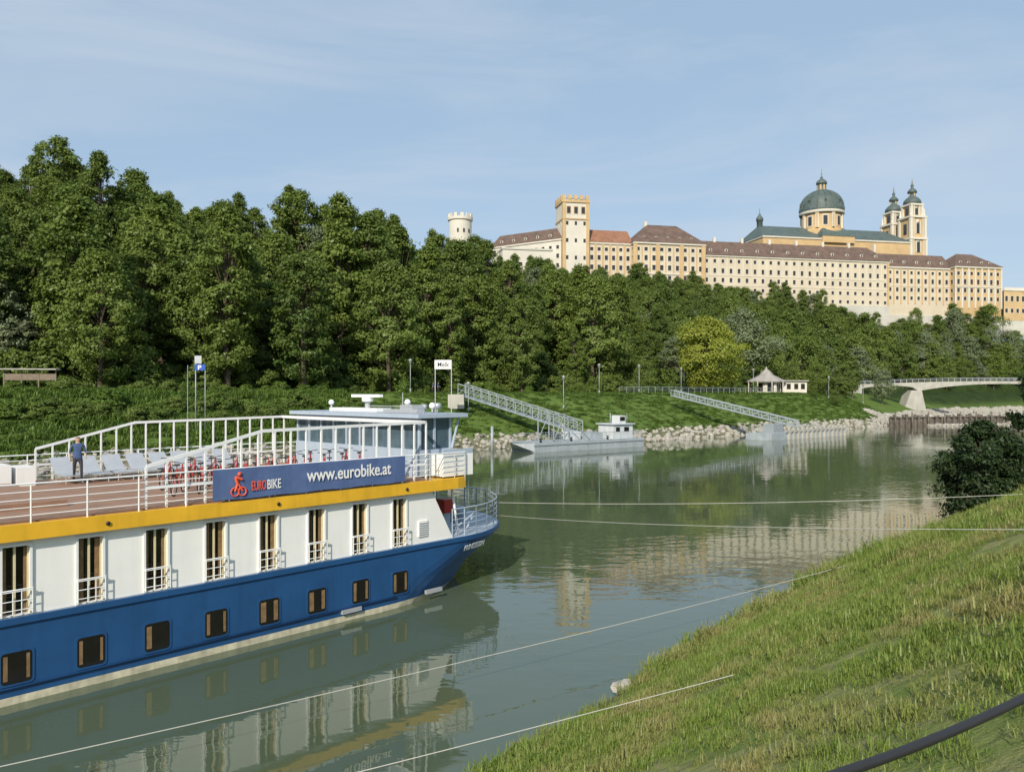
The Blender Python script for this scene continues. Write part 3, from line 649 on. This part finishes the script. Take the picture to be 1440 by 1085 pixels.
# people (continuous skinned bodies)
def person(loc,rz,stride=.12,arm=.25):
    J=[(0,0,.95,.13),(0,0,1.15,.125),(0,0,1.38,.14),(0,.0,1.51,.06),(0,-.015,1.62,.10),(0,0,1.72,.085),
       (.19,0,1.42,.06),(.25,.02,1.15,.045),(.24,-arm,.98,.035),(.235,-arm-.09,.93,.03),(-.19,0,1.42,.06),(-.25,.05,1.15,.045),(-.25,-.03,.90,.035),(-.25,-.07,.82,.03),
       (.10,0,.88,.095),(.11,-stride,.50,.065),(.11,-stride+.03,.09,.042),(.11,-stride-.14,.04,.035),(-.10,0,.88,.095),(-.11,stride*.4,.50,.065),(-.11,stride+.06,.10,.042),(-.11,stride-.08,.04,.035)]
    E=[(0,1),(1,2),(2,3),(3,4),(4,5),(2,6),(6,7),(7,8),(8,9),(2,10),(10,11),(11,12),(12,13),(0,14),(14,15),(15,16),(16,17),(0,18),(18,19),(19,20),(20,21)]
    me=bpy.data.meshes.new('body'); me.from_pydata([j[:3] for j in J],E,[]); o=bpy.data.objects.new('tmp_body',me); COL.objects.link(o)
    md=o.modifiers.new('s','SKIN'); 
    for i,j in enumerate(J): me.skin_vertices[0].data[i].radius=(j[3],j[3]*.8)
    me.skin_vertices[0].data[0].use_root=True
    o.modifiers.new('ss','SUBSURF').levels=2
    dg=bpy.context.evaluated_depsgraph_get(); m2=bpy.data.meshes.new_from_object(o.evaluated_get(dg)); bpy.data.objects.remove(o)
    for k in ('trous','shirt','skin','hair'): m2.materials.append(M[k])
    for p in m2.polygons:
        c=p.center; p.use_smooth=True
        p.material_index=0 if c.z<.95 and abs(c.x)<.2 else (1 if c.z<1.49 and not (c.z<1.12 and abs(c.x)>.19) else 2)
        if c.z>1.66 or (c.z>1.56 and c.y>.03): p.material_index=3
    q=bpy.data.objects.new('person',m2); COL.objects.link(q); q.location=loc; q.rotation_euler=(0,0,rz)
person(Ms@Vector((4.3,8.0,4.68)),.6); person((-13.4,133.0,8.03),1.2); person((-12.6,133.6,8.03),1.4)

# ------------------------------------------------------------------ abbey
ab=empty('abbey_building',(192.7,400,0),math.atan2(.204,.979))
AM=['awall','awhite','aglass','roofb','ayel','roofo','agrey','copper','gold']
def dormers(mb,xs,y,z,m=3,s=1.):
    for x in xs:
        mb.box(x-.7*s,x+.7*s,y,y+2.6,z,z+1.5*s,1); mb.box(x-.4*s,x+.4*s,y-.05,y,z+.3,z+1.2*s,2)
        mb.hip(x-.7*s,x+.7*s,y,y+2.6,z+1.5*s,z+2.3*s,.6,m,.15)
a=MB(); L0=-102.5
rows=[(48.5,1.6),(53,1.6),(57.3,1.7),(61.8,2.1),(66.2,2.3),(71.2,1.7)]
a.facade(L0,0,0,46,74.2,24,1.5,rows)
a.add([(L0,0,38),(0,0,38),(0,0,46),(L0,0,46)],[(0,1,2,3)],6)
a.box(-29,-.1,-.5,-.02,38,52.2,6)
a.M=Matrix.Rotation(R(90),4,'Z'); a.facade(0,16,0,46,74.2,4,1.5,rows); a.box(0,16,-.0,.2,38,46,6); a.M=Matrix.Identity(4)
a.box(L0,0,15.5,16,38,74.2,0)
a.box(L0-.3,.4,-.5,16.3,74.2,74.9,1); a.box(L0,.15,-.15,0,64.9,65.2,1); a.box(L0,.15,-.15,0,60.2,60.45,1)
a.hip(L0,.2,0,16,74.92,83.2,.5,3,.8,8)
dormers(a,[L0+5+i*8.3 for i in range(12)],1.6,77)
for i in range(7): x=L0+10+i*15; a.box(x-.6,x+.6,7.5,8.7,81,85.2,1)
a.box(L0,L0+1.2,-.3,0,46,74.2,4); a.box(-1.1,.1,-.3,0,46,74.2,4)
for i in range(1,24,1):
    x=L0+102.5*i/24; a.box(x-.2,x+.2,-.1,0,65.2,74.2,1)
a.build('long_wing',AM,ab)
a=MB(); rows=[(56,1.8),(60.2,2.0),(64.5,2.4),(69.2,1.6)]
a.facade(.2,38,2,48,72.2,9,1.6,rows); a.box(.2,38,1.5,14,38,48,6); a.box(.2,38,1.8,2,62.9,63.3,1)
for i in range(10): x=.2+37.8*i/9; a.box(x-.35,x+.35,1.75,2,54,72.2,4)
a.box(.2,38,13.6,14,46,72.2,0); a.box(0.45,38,1.4,14.4,72.2,72.9,1)
a.hip(.2,38,2,14,72.92,80.5,.3,3,.6); dormers(a,[4+i*7.5 for i in range(5)],3.3,75)
a.facade(38,66,-1.5,48,73,7,1.7,[(r0,h_+.2) for r0,h_ in rows],4); a.box(38,66,-2,18,38,48,6)
for i in range(8): x=38+28*i/7; a.box(x-.4,x+.4,-1.9,-1.5,52,73,1)
a.box(38,66,-1.9,-1.5,62.9,63.5,1)
a.M=Matrix.Translation((66,-1.5,0))@Matrix.Rotation(R(90),4,'Z'); a.facade(0,19.5,0,48,73,4,1.7,rows,4); a.M=Matrix.Identity(4)
a.M=Matrix.Translation((38,18,0))@Matrix.Rotation(R(-90),4,'Z'); a.facade(0,19.5,0,48,73,4,1.7,rows,4); a.M=Matrix.Identity(4)
a.box(38,66,17.6,18,48,73,4); a.box(37.4,66.6,-2.2,18.6,73,73.8,1); a.hip(38,66,-1.5,18,73.82,82,10,3,.9); dormers(a,[43,48,56,61],.6,75.5)
a.facade(66.2,80,-3,46,61.5,4,1.8,[(50,2.2),(56,2.8)],4); a.box(66.2,80.3,-2.9,20,38,46,6); a.box(79.8,80,-2.6,16,46,61.5,4); a.box(66.2,80.4,-3.4,20,61.5,62.3,1)
a.box(66.4,80,-3.2,-2.9,62.3,63.3,1)
a.M=Matrix.Translation((80,-3,0))@Matrix.Rotation(R(90),4,'Z'); a.facade(0,20,-.02,46,61.5,4,1.8,[(50,2.2),(56,2.8)],4); a.M=Matrix.Identity(4)
a.build('west_wing',AM,ab)
a=MB(); rows=[(57,2),(61.5,2),(66,2.4),(70.5,2.4),(75,1.7)]
a.facade(-138.8,-103.2,-3.5,46,78.3,9,1.7,rows,0); 
for x in (-138.3,-127,-115,-103.8): a.box(x-1,x+1,-3.95,-3.5,46,78.3,4)
for i in range(1,9): x=-138.8+35.6*i/9; a.box(x-.25,x+.25,-3.7,-3.5,64.5,78.3,4)
a.M=Matrix.Translation((-103.2,-3.5,0))@Matrix.Rotation(R(90),4,'Z'); a.facade(0,20,0,46,78.3,4,1.7,rows,0); a.M=Matrix.Identity(4)
a.M=Matrix.Translation((-138.8,16.5,0))@Matrix.Rotation(R(-90),4,'Z'); a.facade(0,20,0,46,78.3,4,1.7,rows,0); a.M=Matrix.Identity(4)
a.box(-138.8,-103.2,16.3,16.6,46,78.3,0); a.box(-139.4,-102.6,-4.2,17,78.3,79.1,1); a.box(-138.8,-103.2,-3.9,-3.5,64,64.5,1)
a.hip(-138.8,-103.2,-3.5,16.5,79.12,89.5,11,3,.9); dormers(a,[-133,-127,-121,-115,-109],-1.3,81)
a.box(-130,-128.6,6,7.4,86,91,1)
a.facade(-160.3,-138.8,0,50,78.0,6,1.6,[(57,2),(61.5,2),(66,2.2),(70.5,2.2),(74.8,1.6)],0)
for i in range(7): x=-160.3+21.5*i/6; a.box(x-.45,x+.45,-.3,0,50,78,4)
a.box(-160.3,-138.8,13.6,14,50,78,0); a.box(-160.4,-138.8,-.5,14.4,78,78.7,1); a.hip(-160.3,-138.8,0,14,78.72,86,.3,5,.6)
a.build('east_pavilion',AM,ab)
a=MB(); a.facade(-173,-160.4,-1.5,56,98,3,1.2,[(70,1.8),(78,1.8),(86,1.8)],1,2,None)
for an,ox,oy in ((90,-160.4,-1.5),(-90,-173,11)):
    a.M=Matrix.Translation((ox,oy,0))@Matrix.Rotation(R(an),4,'Z'); a.facade(0,12.5,0,56,98,3,1.2,[(70,1.8),(78,1.8),(86,1.8)],1,2,None); a.M=Matrix.Identity(4)
a.box(-173,-160.4,10.9,11.1,56,98,1)
for x in (-173.15,-161.75): a.box(x,x+1.5,-1.75,-.2,56,98,4)
a.box(-173.5,-159.9,-2,11.5,96.5,97.6,4); a.box(-173.3,-160.1,-1.9,11.4,88.6,89.2,4)
a.box(-172.9,-160.5,-1.4,11,98,98.4,3)
for i in range(5):
    x=-173.3+i*2.8; a.box(x,x+1.6,-1.8,-1.1,98,100.0,4); a.box(x,x+1.6,10.7,11.3,98,100.0,4); 
for i in range(4):
    y=.9+i*2.8; a.box(-173.3,-172.7,y,y+1.6,98,100.0,4); a.box(-160.7,-160.1,y,y+1.6,98,100.0,4)
for x in (-170.2,-166.7,-163.2): a.box(x-.8,x+.8,-1.65,-1.49,91.5,94.5,2); a.box(x-1.1,x+1.1,-1.6,-1.5,91.2,94.9,4)
a.build('square_tower',AM,ab)
a=MB(); a.M=Matrix.Translation((-201,29,0))@Matrix.Rotation(math.atan2(-.72,.69),4,'Z')
a.facade(0,40,0,55,79.2,10,1.5,[(62,1.8),(66.5,2),(71,2),(75.3,1.6)],1); a.box(0,.3,0,13,55,79.2,1); a.box(0,38,12.8,13,55,79.2,1); a.box(-.4,40.4,-.5,13.4,79.2,79.9,1); a.hip(0,40,0,13,79.92,86.5,1,3,.6); dormers(a,[5+i*7 for i in range(5)],1.3,81.5)
a.M=Matrix.Identity(4)
a.facade(-203,-180,-9,52,72.2,7,1.7,[(60,1.6),(65,1.6)],1); a.box(-203,-202.7,-8.98,0,52,72.2,1); a.box(-180.3,-180,-8.98,0,52,72.2,1); a.box(-203.3,-179.7,-9.4,0,72.2,73,6)
a.build('east_wing',AM,ab)
a=MB(); a.lathe(-218,20,[(5.6,50),(5.4,90),(6.0,90.3),(6.0,91.6),(5.2,91.6),(5.2,91.2),(0.01,91.2)],32,1,False)
for k in range(12):
    t=k*math.pi/6; a.M=Matrix.Translation((-218+5.6*math.cos(t),20+5.6*math.sin(t),91.6))@Matrix.Rotation(t,4,'Z'); a.box(-.35,.35,-.8,.8,0,1.6,1); a.M=Matrix.Identity(4)
for t in (-110,-80,-50): tt=R(t); a.M=Matrix.Translation((-218+5.5*math.cos(tt),20+5.5*math.sin(tt),84))@Matrix.Rotation(tt,4,'Z'); a.box(-.1,.12,-.4,.4,0,1.8,2); a.M=Matrix.Identity(4)
a.build('round_tower',AM,ab)
# church
a=MB(); a.box(-58,30,22,50,60,89.5,4); a.box(-58.4,30.4,21.5,50.5,89.5,90.3,1); a.hip(-58,30,22,50,90.32,98.6,6,7,.6)
a.box(-24,-5,20.5,24,88,91.5,4); a.hip(-24,-5,20.5,30,91.5,96.5,3,7,.3)
cx,cy=-14.6,36
a.lathe(cx,cy,[(12.4,90),(12.4,96),(11.8,96.4),(10.4,97.0),(10.4,105.6)],8*4,4,False)
a.lathe(cx,cy,[(11.6,105.6),(11.9,106.2),(11.9,107.0),(11,107.2)],32,1,False)
for k in range(16):
    t=2*math.pi*k/16; a.M=Matrix.Translation((cx+10.4*math.cos(t),cy+10.4*math.sin(t),98.2))@Matrix.Rotation(t,4,'Z')
    if k%2: a.box(-.3,.14,-1.1,1.1,.6,5.6,2); a.box(-.3,.1,-1.5,1.5,.2,6.2,1)
    else: a.box(-.3,.7,-.9,.9,-.8,7.4,1); a.box(-.3,.9,-.45,.45,-.8,7.4,4)
    a.M=Matrix.Identity(4)
dp=[(11.6,107.2),(11.9,108.5)]+[(11.4*math.cos(t)**.85+.1,108.5+10.8*math.sin(t)) for t in np.linspace(.05,1.3,9)]
a.lathe(cx,cy,dp,32,7)
for k in range(16):
    t=2*math.pi*k/16
    pr=[(cx+(r0+.12)*math.cos(t),cy+(r0+.12)*math.sin(t),z0) for r0,z0 in dp[1:]]; a.path(pr,.3,5,7)
    if k%2:
        a.M=Matrix.Translation((cx+11.0*math.cos(t),cy+11.0*math.sin(t),111))@Matrix.Rotation(t,4,'Z'); a.box(-1,.4,-.8,.8,0,1.8,7); a.box(.4,.45,-.5,.5,.2,1.5,2); a.M=Matrix.Identity(4)
a.lathe(cx,cy,[(3.4,118.6),(3.4,119.4),(2.4,119.5),(2.4,123),(2.9,123.1),(2.9,123.5),(2.6,124.6),(1.4,125.6),(.7,126),(.8,126.8),(.3,127.3),(.12,128.2),(.08,131.5)],16,7)
for k in range(8):
    t=2*math.pi*k/8; a.M=Matrix.Translation((cx+2.4*math.cos(t),cy+2.4*math.sin(t),119.7))@Matrix.Rotation(t,4,'Z'); a.box(0,.08,-.5,.5,0,2.8,4); a.M=Matrix.Identity(4)
a.lathe(cx,cy,[(.02,128.6),(.55,129.1),(.02,129.6)],12,8)
a.lathe(-52,36,[(1.6,94),(1.6,101),(2,101.2),(1.9,102.5),(.8,104),(.6,104.5),(.15,105.5),(.08,108)],12,7)
a.build('church_and_dome',AM,ab)
a=MB()
for (tx,ty,dz) in ((35.4,27,0),(34.6,41,-1.2)):
    hw=4.7
    for (z0,z1,hh) in ((60,92,hw),(93,104,hw-.3),(105,111,hw-1.4)):
        a.box(tx-hh,tx+hh,ty-hh,ty+hh,z0+dz,z1+dz,4)
        for sx in (-1,1):
            for sy in (-1,1): a.box(tx+sx*hh-.7,tx+sx*hh+.7,ty+sy*hh-.7,ty+sy*hh+.7,z0+dz,z1+dz,1); a.box(tx+sx*(hh-1.5)-.35,tx+sx*(hh-1.5)+.35,ty+sy*(hh+.25)-.3,ty+sy*(hh+.25)+.3,z0+dz,z1+dz,0)
        a.box(tx-hh-.9,tx+hh+.9,ty-hh-.9,ty+hh+.9,z1+dz,z1+1+dz,1)
        zc=(max(z0,84)+z1)/2+dz; wh_=min(3.2,(z1-z0)*.36)
        for (dx,dy) in ((0,-1),(-1,0),(1,0)):
            if dx==0: a.box(tx-1.0,tx+1.0,ty-hh-.06,ty-hh+.3,zc-wh_,zc+wh_*.8,2); a.box(tx-1.5,tx-1.05,ty-hh-.3,ty-hh,zc-wh_,zc+wh_,1); a.box(tx+1.05,tx+1.5,ty-hh-.3,ty-hh,zc-wh_,zc+wh_,1); a.tube((tx,ty-hh-.1,zc+wh_*1.1),(tx,ty-hh+.2,zc+wh_*1.1),1.2,10,1)
            else: a.box(tx+dx*(hh+.06)-.1,tx+dx*(hh+.06)+.1,ty-1.2,ty+1.2,zc-wh_,zc+wh_*.8,2)
    a.lathe(tx,ty,[(0.01,112+dz),(4.3,112+dz),(4.7,112.8+dz),(4.3,114.2+dz),(3.1,115.6+dz),(1.8,116.4+dz),(1.6,118.2+dz),(2.4,118.5+dz),(2.5,119.3+dz),(1.7,120.4+dz),(.8,121.2+dz),(.6,122+dz),(.9,122.6+dz),(.3,123.6+dz),(.15,124+dz),(.1,126.5+dz)],16,7)
    for k in range(4):
        t=k*math.pi/2; a.box(tx+1.65*math.cos(t)-.3,tx+1.65*math.cos(t)+.3,ty+1.65*math.sin(t)-.3,ty+1.65*math.sin(t)+.3,116.5+dz,118.2+dz,4)
    a.lathe(tx,ty,[(.02,124+dz),(.6,124.5+dz),(.02,125+dz)],10,8)
    for sx in (-1,1):
        for sy in (-1,1): a.lathe(tx+sx*4.2,ty+sy*4.2,[(.6,105+dz),(.75,106+dz),(.35,107+dz),(.45,108+dz),(.02,109.5+dz)],8,1)
a.box(31.5,39.6,31.9,36.1,60,94,4); a.box(31,40,31.9,36.1,94,95,1)
a.build('twin_bell_towers',AM,ab)

# ------------------------------------------------------------------ landing stages
def truss(mb,A,Bb,wid,hh,nseg,m=0,rad=.07):
    A=Vector(A);Bb=Vector(Bb); d=(Bb-A); side=Vector((-d.y,d.x,0)).normalized()*wid/2; up=Vector((0,0,hh))
    for sg in (-1,1):
        a0=A+side*sg;b0_=Bb+side*sg
        mb.tube(a0,b0_,rad*1.3,6,m); mb.tube(a0+up,b0_+up,rad*1.3,6,m)
        for k in range(nseg):
            p=a0.lerp(b0_,k/nseg);q=a0.lerp(b0_,(k+1)/nseg); mb.tube(p,p+up,rad,6,m); mb.tube(p,q+up,rad*.8,6,m)
            mb.tube(p+up*.5,q+up*.5,rad*.5,5,m)
        mb.tube(b0_,b0_+up,rad,6,m)
    mb.add([A-side,Bb-side,Bb+side,A+side],[(0,1,2,3)],m); 
lan=empty('landing_stage'); 
p=MB(); ang=math.atan2(.6,.79); p.M=Matrix.Translation((3.0,104.5,0))@Matrix.Rotation(ang,4,'Z')
p.add([(-2.2,2.5,1.3),(0,0,.1),(0,5,.1),(0,0,1.25),(0,5,1.25),(-2.2,2.2,1.35)],[(0,1,3,5),(0,4,2),(0,5,3,4),(0,2,1)],0)
p.box(0,21,0,5.2,-.4,1.25,0); p.box(-.1,21.1,-.1,0,.85,1.05,2)
p.box(16,20,1.3,4.5,1.25,3.3,1); p.box(16.5,17.3,1.27,1.3,2.2,2.9,3); p.box(18.2,19.2,1.27,1.3,2.2,2.9,3); p.box(15.7,20.3,1.0,4.8,3.3,3.42,1)
p.box(17.7,19.0,1.8,3.4,3.42,4.6,1); p.box(17.85,18.85,1.77,1.8,3.8,4.4,3)
p.box(9,11,3,4.5,1.25,2.4,1); p.tube((17,3,3.4),(17,3,5.0),.08,8,2); p.tube((19.5,2,3.4),(19.5,2,4.8),.05,8,2)
p.box(12,14.5,2,4.5,1.25,2.2,0)
rail(p,[(0.2,.15),(20.8,.15)],1.25,1.05,2,.03,1.5,2); rail(p,[(20.8,.15),(20.8,5)],1.25,1.05,2,.03,1.5,2); rail(p,[(0.2,5),(20.8,5)],1.25,1.05,2,.03,1.5,2)
for x in (1.5,7,14): p.tube((x,.5,1.2),(x,.5,1.8),.16,8,3)
for x in (4.2,6.2): 
    for y in (1,4.4): p.tube((x,y,1.2),(x,y,5.0),.1,6,2)
for y in (1,4.4): p.tube((4.2,y,5),(6.2,y,5),.1,6,2); p.tube((4.2,y,1.3),(6.2,y,5),.06,6,2); p.tube((6.2,y,5),(11,y,1.3),.08,6,2)
for x in (21.5,-2.8,10): p.tube((x,5.8,-1),(x,5.8,3.4),.2,8,2)
p.build('pontoon',['pont','pontl','steel','glass'],lan)
p=MB(); truss(p,(-8,124,7.7),(10,115,2.1),2.2,1.7,14,0); p.build('gangway',['steel'],lan)
p=MB(); p.box(-10,-7.5,122,125.5,5.5,7.75,0); p.build('abutment',['conc'],lan)
lan2=empty('landing_stage')
p=MB(); p.M=Matrix.Translation((43.5,131,0))@Matrix.Rotation(math.atan2(16,19),4,'Z')
p.box(0,25,0,5,-.4,1.1,0)
for k in range(14): p.box(5+k*1.5,5.35+k*1.5,-.35,0,-.6,2.0,1)
p.box(4,25,-.3,0,1.3,1.6,1); p.box(3,6,1.5,3.5,1.1,2.6,2)
rail(p,[(0.2,4.8),(24.8,4.8)],1.1,1.05,2,.03,1.8,2)
p.build('pontoon',['pont','conc','steel'],lan2)
p=MB(); truss(p,(31,151,7.4),(51,139.5,1.9),2.0,1.1,14,0); p.build('gangway',['steel'],lan2)

p=MB()
ax,ay,bx,by=90,186,130,199; l=math.hypot(bx-ax,by-ay); p.M=Matrix.Translation((ax,ay,0))@Matrix.Rotation(math.atan2(by-ay,bx-ax),4,'Z')
for k in range(int(l/.9)): p.box(k*.9,k*.9+.55,-.25 if k%2 else 0,.3,-1,2.4+.35*math.sin(k*1.7)+.2*math.sin(k*.31),0)
p.box(0,l,.3,.6,-1,2.0,0); p.box(0,l,-.35,.5,2.0,2.2,0)
for k in range(8): p.tube((k*5+1,-.5,-1),(k*5+1,-.5,3.4),.18,8,0)
p.build('sheet_pile_wall',['pile'])
br_=empty('footbridge'); p=MB()
xs=np.linspace(116,205,45); prev=None
for x in xs:
    zt=10.8+1.1*math.sin(math.pi*(x-116)/89); 
    q_=abs((x-168)/33) if x>135 else abs((x-125)/10)
    zb=zt-.9-2.2*min(q_,1)**2.4*(1 if x>135 else .4)
    if prev:
        x0_,t0,b0_=prev
        p.add([(x0_,262,b0_),(x,262,zb),(x,262,zt),(x0_,262,t0),(x0_,266,b0_),(x,266,zb),(x,266,zt),(x0_,266,t0)],[(0,1,2,3),(5,4,7,6),(3,2,6,7),(0,4,5,1)],0)
        for yy in (262.1,265.9):
            p.tube((x0_,yy,t0+1.1),(x,yy,zt+1.1),.07,5,1); p.tube((x0_,yy,t0+.6),(x,yy,zt+.6),.05,5,1); p.tube((x,yy,zt),(x,yy,zt+1.1),.06,5,1)
    prev=(x,zt,zb)
p.add([(131,261.5,2),(138.5,261.5,2),(137,261.5,8.8),(133.5,261.5,8.8),(131,266.5,2),(138.5,266.5,2),(137,266.5,8.8),(133.5,266.5,8.8)],[(0,1,2,3),(5,4,7,6),(3,2,6,7),(1,5,6,2),(4,0,3,7)],0)
p.box(114,117,261.5,266.5,4,10.2,0); p.box(203,207,261.5,266.5,-1,10.2,0)
p.build('deck_and_arch',['conc','alu'],br_)
ks=empty('riverside_pavilion',(65,200,8)); p=MB()
p.lathe(0,0,[(3.6,0),(3.6,2.9)],8,0,False); p.lathe(0,0,[(4.9,2.7),(4.9,2.95),(1.8,4.5),(1.1,5.4),(.4,5.9),(.03,6.8)],8,1,False)
for k in range(8):
    t=2*math.pi*k/8; p.M=Matrix.Rotation(t,4,'Z'); p.box(3.1,3.36,-.8,.8,.3,2.4,2); p.tube((4.5,0,0),(4.5,0,2.8),.12,6,0); p.M=Matrix.Identity(4)
p.box(4.0,10,-1,5,0,2.9,0); p.box(3.7,10.4,-1.5,5.5,2.9,3.2,1)
for x in (5.4,7.3,9): p.box(x-.5,x+.5,-1.04,-1,.9,2.3,2)
p.build('pavilion_walls_and_roof',['awhite','pavroof','glass'],ks)
sg=empty('station_name_sign',(-9.9,112.5,0),R(-4)); z0=hz(-9.9,112.5)
p=MB(); zt=12.7; p.box(-1.25,1.25,-.06,.06,zt-1.3,zt,0)
for x in (-1.2,1.15): p.box(x,x+.1,-.07,.07,z0-.3,zt+.02,1)
p.build('sign_board',['sign','alu'],sg); text('sign_text','Melk',-.85,zt-.98,1.7,.72,sg,'black',-.075,.01)
pk=empty('parking_sign',(-36.8,91,0)); z0=hz(-36.8,91); p=MB()
p.tube((0,0,z0-.3),(0,0,12.3),.06,8,0); p.box(-.1,.7,-.06,-.02,11.4,12.3,1)
p.box(-.1,1.15,-.06,-.02,10.6,11.3,2); p.tube((1.1,0,z0-.3),(1.1,0,11.3),.05,8,0); p.box(-.95,-.9,-.03,.03,z0-.3,11.2,0)
p.build('sign_and_post',['steel','alu','sblue'],pk); text('sign_letter','P',.25,10.7,.4,.5,pk,'tw',-.07,.02)
ib=empty('information_shelter',(-61,99,0),R(10)); z0=8; p=MB()
for x in (-3,-1,1,3): p.box(x-.07,x+.07,-.07,.07,z0-.3,z0+3.0,1)
p.box(-3,3,-.6,.0,z0+.45,z0+.52,1); p.box(-3,3,-.03,.03,z0+1.6,z0+2.4,0); p.box(-3.3,3.3,-.7,.7,z0+2.9,z0+3.05,2)
p.build('board_and_roof',['wood','wood','conc'],ib)
def lamp(x,y,hh):
    e=empty('street_lamp',(x,y,hz(x,y))); p=MB(); p.tube((0,0,-.3),(0,0,hh),.08,8,0,.05); p.tube((0,0,0),(0,0,.7),.13,8,0)
    p.lathe(0,0,[(.05,hh),(.22,hh+.1),(.28,hh+.5),(.36,hh+.55),(.02,hh+.75)],10,1); p.build('pole_and_head',['steel','alu'],e)
for x,y,hh in ((-16.5,127,4.8),(8.7,132,5),(16.5,148,5),(44,200,6.5),(-6.8,122,4),(38.5,178,5),(58,188,5),(83,205,5),(101,225,5),(26,160,5)): lamp(x,y,hh)
p=MB(); rail(p,[(20,146),(34,156)],8.1,1.0,2,.03,2,0); rail(p,[(34,156),(60,178)],8.05,1.0,2,.03,2,0); p.build('promenade_fence',['steel'])
def rope(a,b_,sag,rad=.014):
    c=bpy.data.curves.new('mooring_rope','CURVE'); c.dimensions='3D'; c.bevel_depth=rad; c.bevel_resolution=2; c.materials.append(M['rope'])
    sp=c.splines.new('POLY'); n_=40; sp.points.add(n_)
    for k in range(n_+1):
        t=k/n_; q_=Vector(a).lerp(Vector(b_),t); q_.z-=sag*4*t*(1-t); sp.points[k].co=(*q_,1)
    o=bpy.data.objects.new('mooring_rope',c); COL.objects.link(o)
rope((-17.5,9.5,1.05),(15.2,32.6,hz(15.2,32.6)+.15),.3,.012)
rope((-13,9.2,.9),(3.9,13.8,hz(3.9,13.8)+.1),.1,.008)
rope((-.8,35.2,2.5),(11.0,14.6,5.45),.18,.009)
rope((-1.0,35.0,3.1),(19.5,28.5,4.35),.2,.011)
c=bpy.data.curves.new('handrail','CURVE'); c.dimensions='3D'; c.bevel_depth=.017; c.bevel_resolution=4; c.materials.append(M['black']); sp=c.splines.new('POLY'); sp.points.add(30)
for k in range(31):
    t=k/30; sp.points[k].co=(.45+1.9*t,2.2+1.05*t,6.79+.055*t-.05*math.sin(math.pi*t),1)
hr=empty('handrail'); o=bpy.data.objects.new('rail',c); COL.objects.link(o); o.parent=hr
p=MB(); p.tube((2.35,3.25,6.0),(2.35,3.25,6.86),.03,10,0); p.tube((.45,2.2,6.0),(.45,2.2,6.82),.03,10,0); p.build('posts',['steel'],hr)
o=obj('boulder',rocks[1],(2.95,20.6,hz(2.95,20.6)+.15),.4,(.6,.45,.55))

# ------------------------------------------------------------------ light, sky, camera
EL=34; AZ=(-.27,-.9629)
S=Vector((AZ[0]*math.cos(R(EL)),AZ[1]*math.cos(R(EL)),math.sin(R(EL)))).normalized()
sl=bpy.data.lights.new('sun','SUN'); sl.energy=5.0; sl.angle=R(.5); sl.color=(1,.91,.76)
so=bpy.data.objects.new('sun',sl); COL.objects.link(so); so.rotation_euler=S.to_track_quat('Z','Y').to_euler()
wd=bpy.data.worlds.new('World'); scene.world=wd; wd.use_nodes=True; nt=wd.node_tree; N=nt.nodes; Lk=nt.links
bg=N['Background']; sk=N.new('ShaderNodeTexSky'); sk.sky_type='NISHITA'; sk.sun_disc=False; sk.sun_elevation=R(EL); sk.sun_rotation=math.atan2(AZ[0],AZ[1]); sk.air_density=1.0; sk.dust_density=1.0; sk.ozone_density=1.2
tc=N.new('ShaderNodeTexCoord'); mp=N.new('ShaderNodeMapping'); mp.inputs['Scale'].default_value=(1.1,1.1,5); mp.inputs['Rotation'].default_value=(0,R(10),0); Lk.new(tc.outputs['Generated'],mp.inputs['Vector'])
cn=N.new('ShaderNodeTexNoise'); cn.inputs['Scale'].default_value=1.5; cn.inputs['Detail'].default_value=10; cn.inputs['Roughness'].default_value=.58; cn.inputs['Distortion'].default_value=.6; Lk.new(mp.outputs[0],cn.inputs['Vector'])
mh=N.new('ShaderNodeMix'); mh.data_type='RGBA'; mh.inputs['Factor'].default_value=.66; mh.inputs['B'].default_value=(4.1,5.6,7.3,1); Lk.new(sk.outputs[0],mh.inputs['A'])
mr=N.new('ShaderNodeMapRange'); mr.inputs['From Min'].default_value=.42; mr.inputs['From Max'].default_value=.72; mr.inputs['To Min'].default_value=0; mr.inputs['To Max'].default_value=.6; Lk.new(cn.outputs['Fac'],mr.inputs['Value'])
mx=N.new('ShaderNodeMix'); mx.data_type='RGBA'; mx.inputs['B'].default_value=(5.7,6.3,7.0,1); Lk.new(mr.outputs[0],mx.inputs['Factor']); Lk.new(mh.outputs['Result'],mx.inputs['A']); Lk.new(mx.outputs['Result'],bg.inputs['Color'])
bg.inputs['Strength'].default_value=.112
cam=bpy.data.cameras.new('camera'); co=bpy.data.objects.new('camera',cam); COL.objects.link(co); scene.camera=co
co.location=(0,0,8); co.rotation_euler=(R(90),0,0); cam.sensor_width=36; cam.lens=27.5; cam.shift_y=9.5/1440; cam.clip_end=9000; cam.clip_start=.05
scene.view_settings.view_transform='Standard'; scene.view_settings.look='None'; scene.view_settings.exposure=0
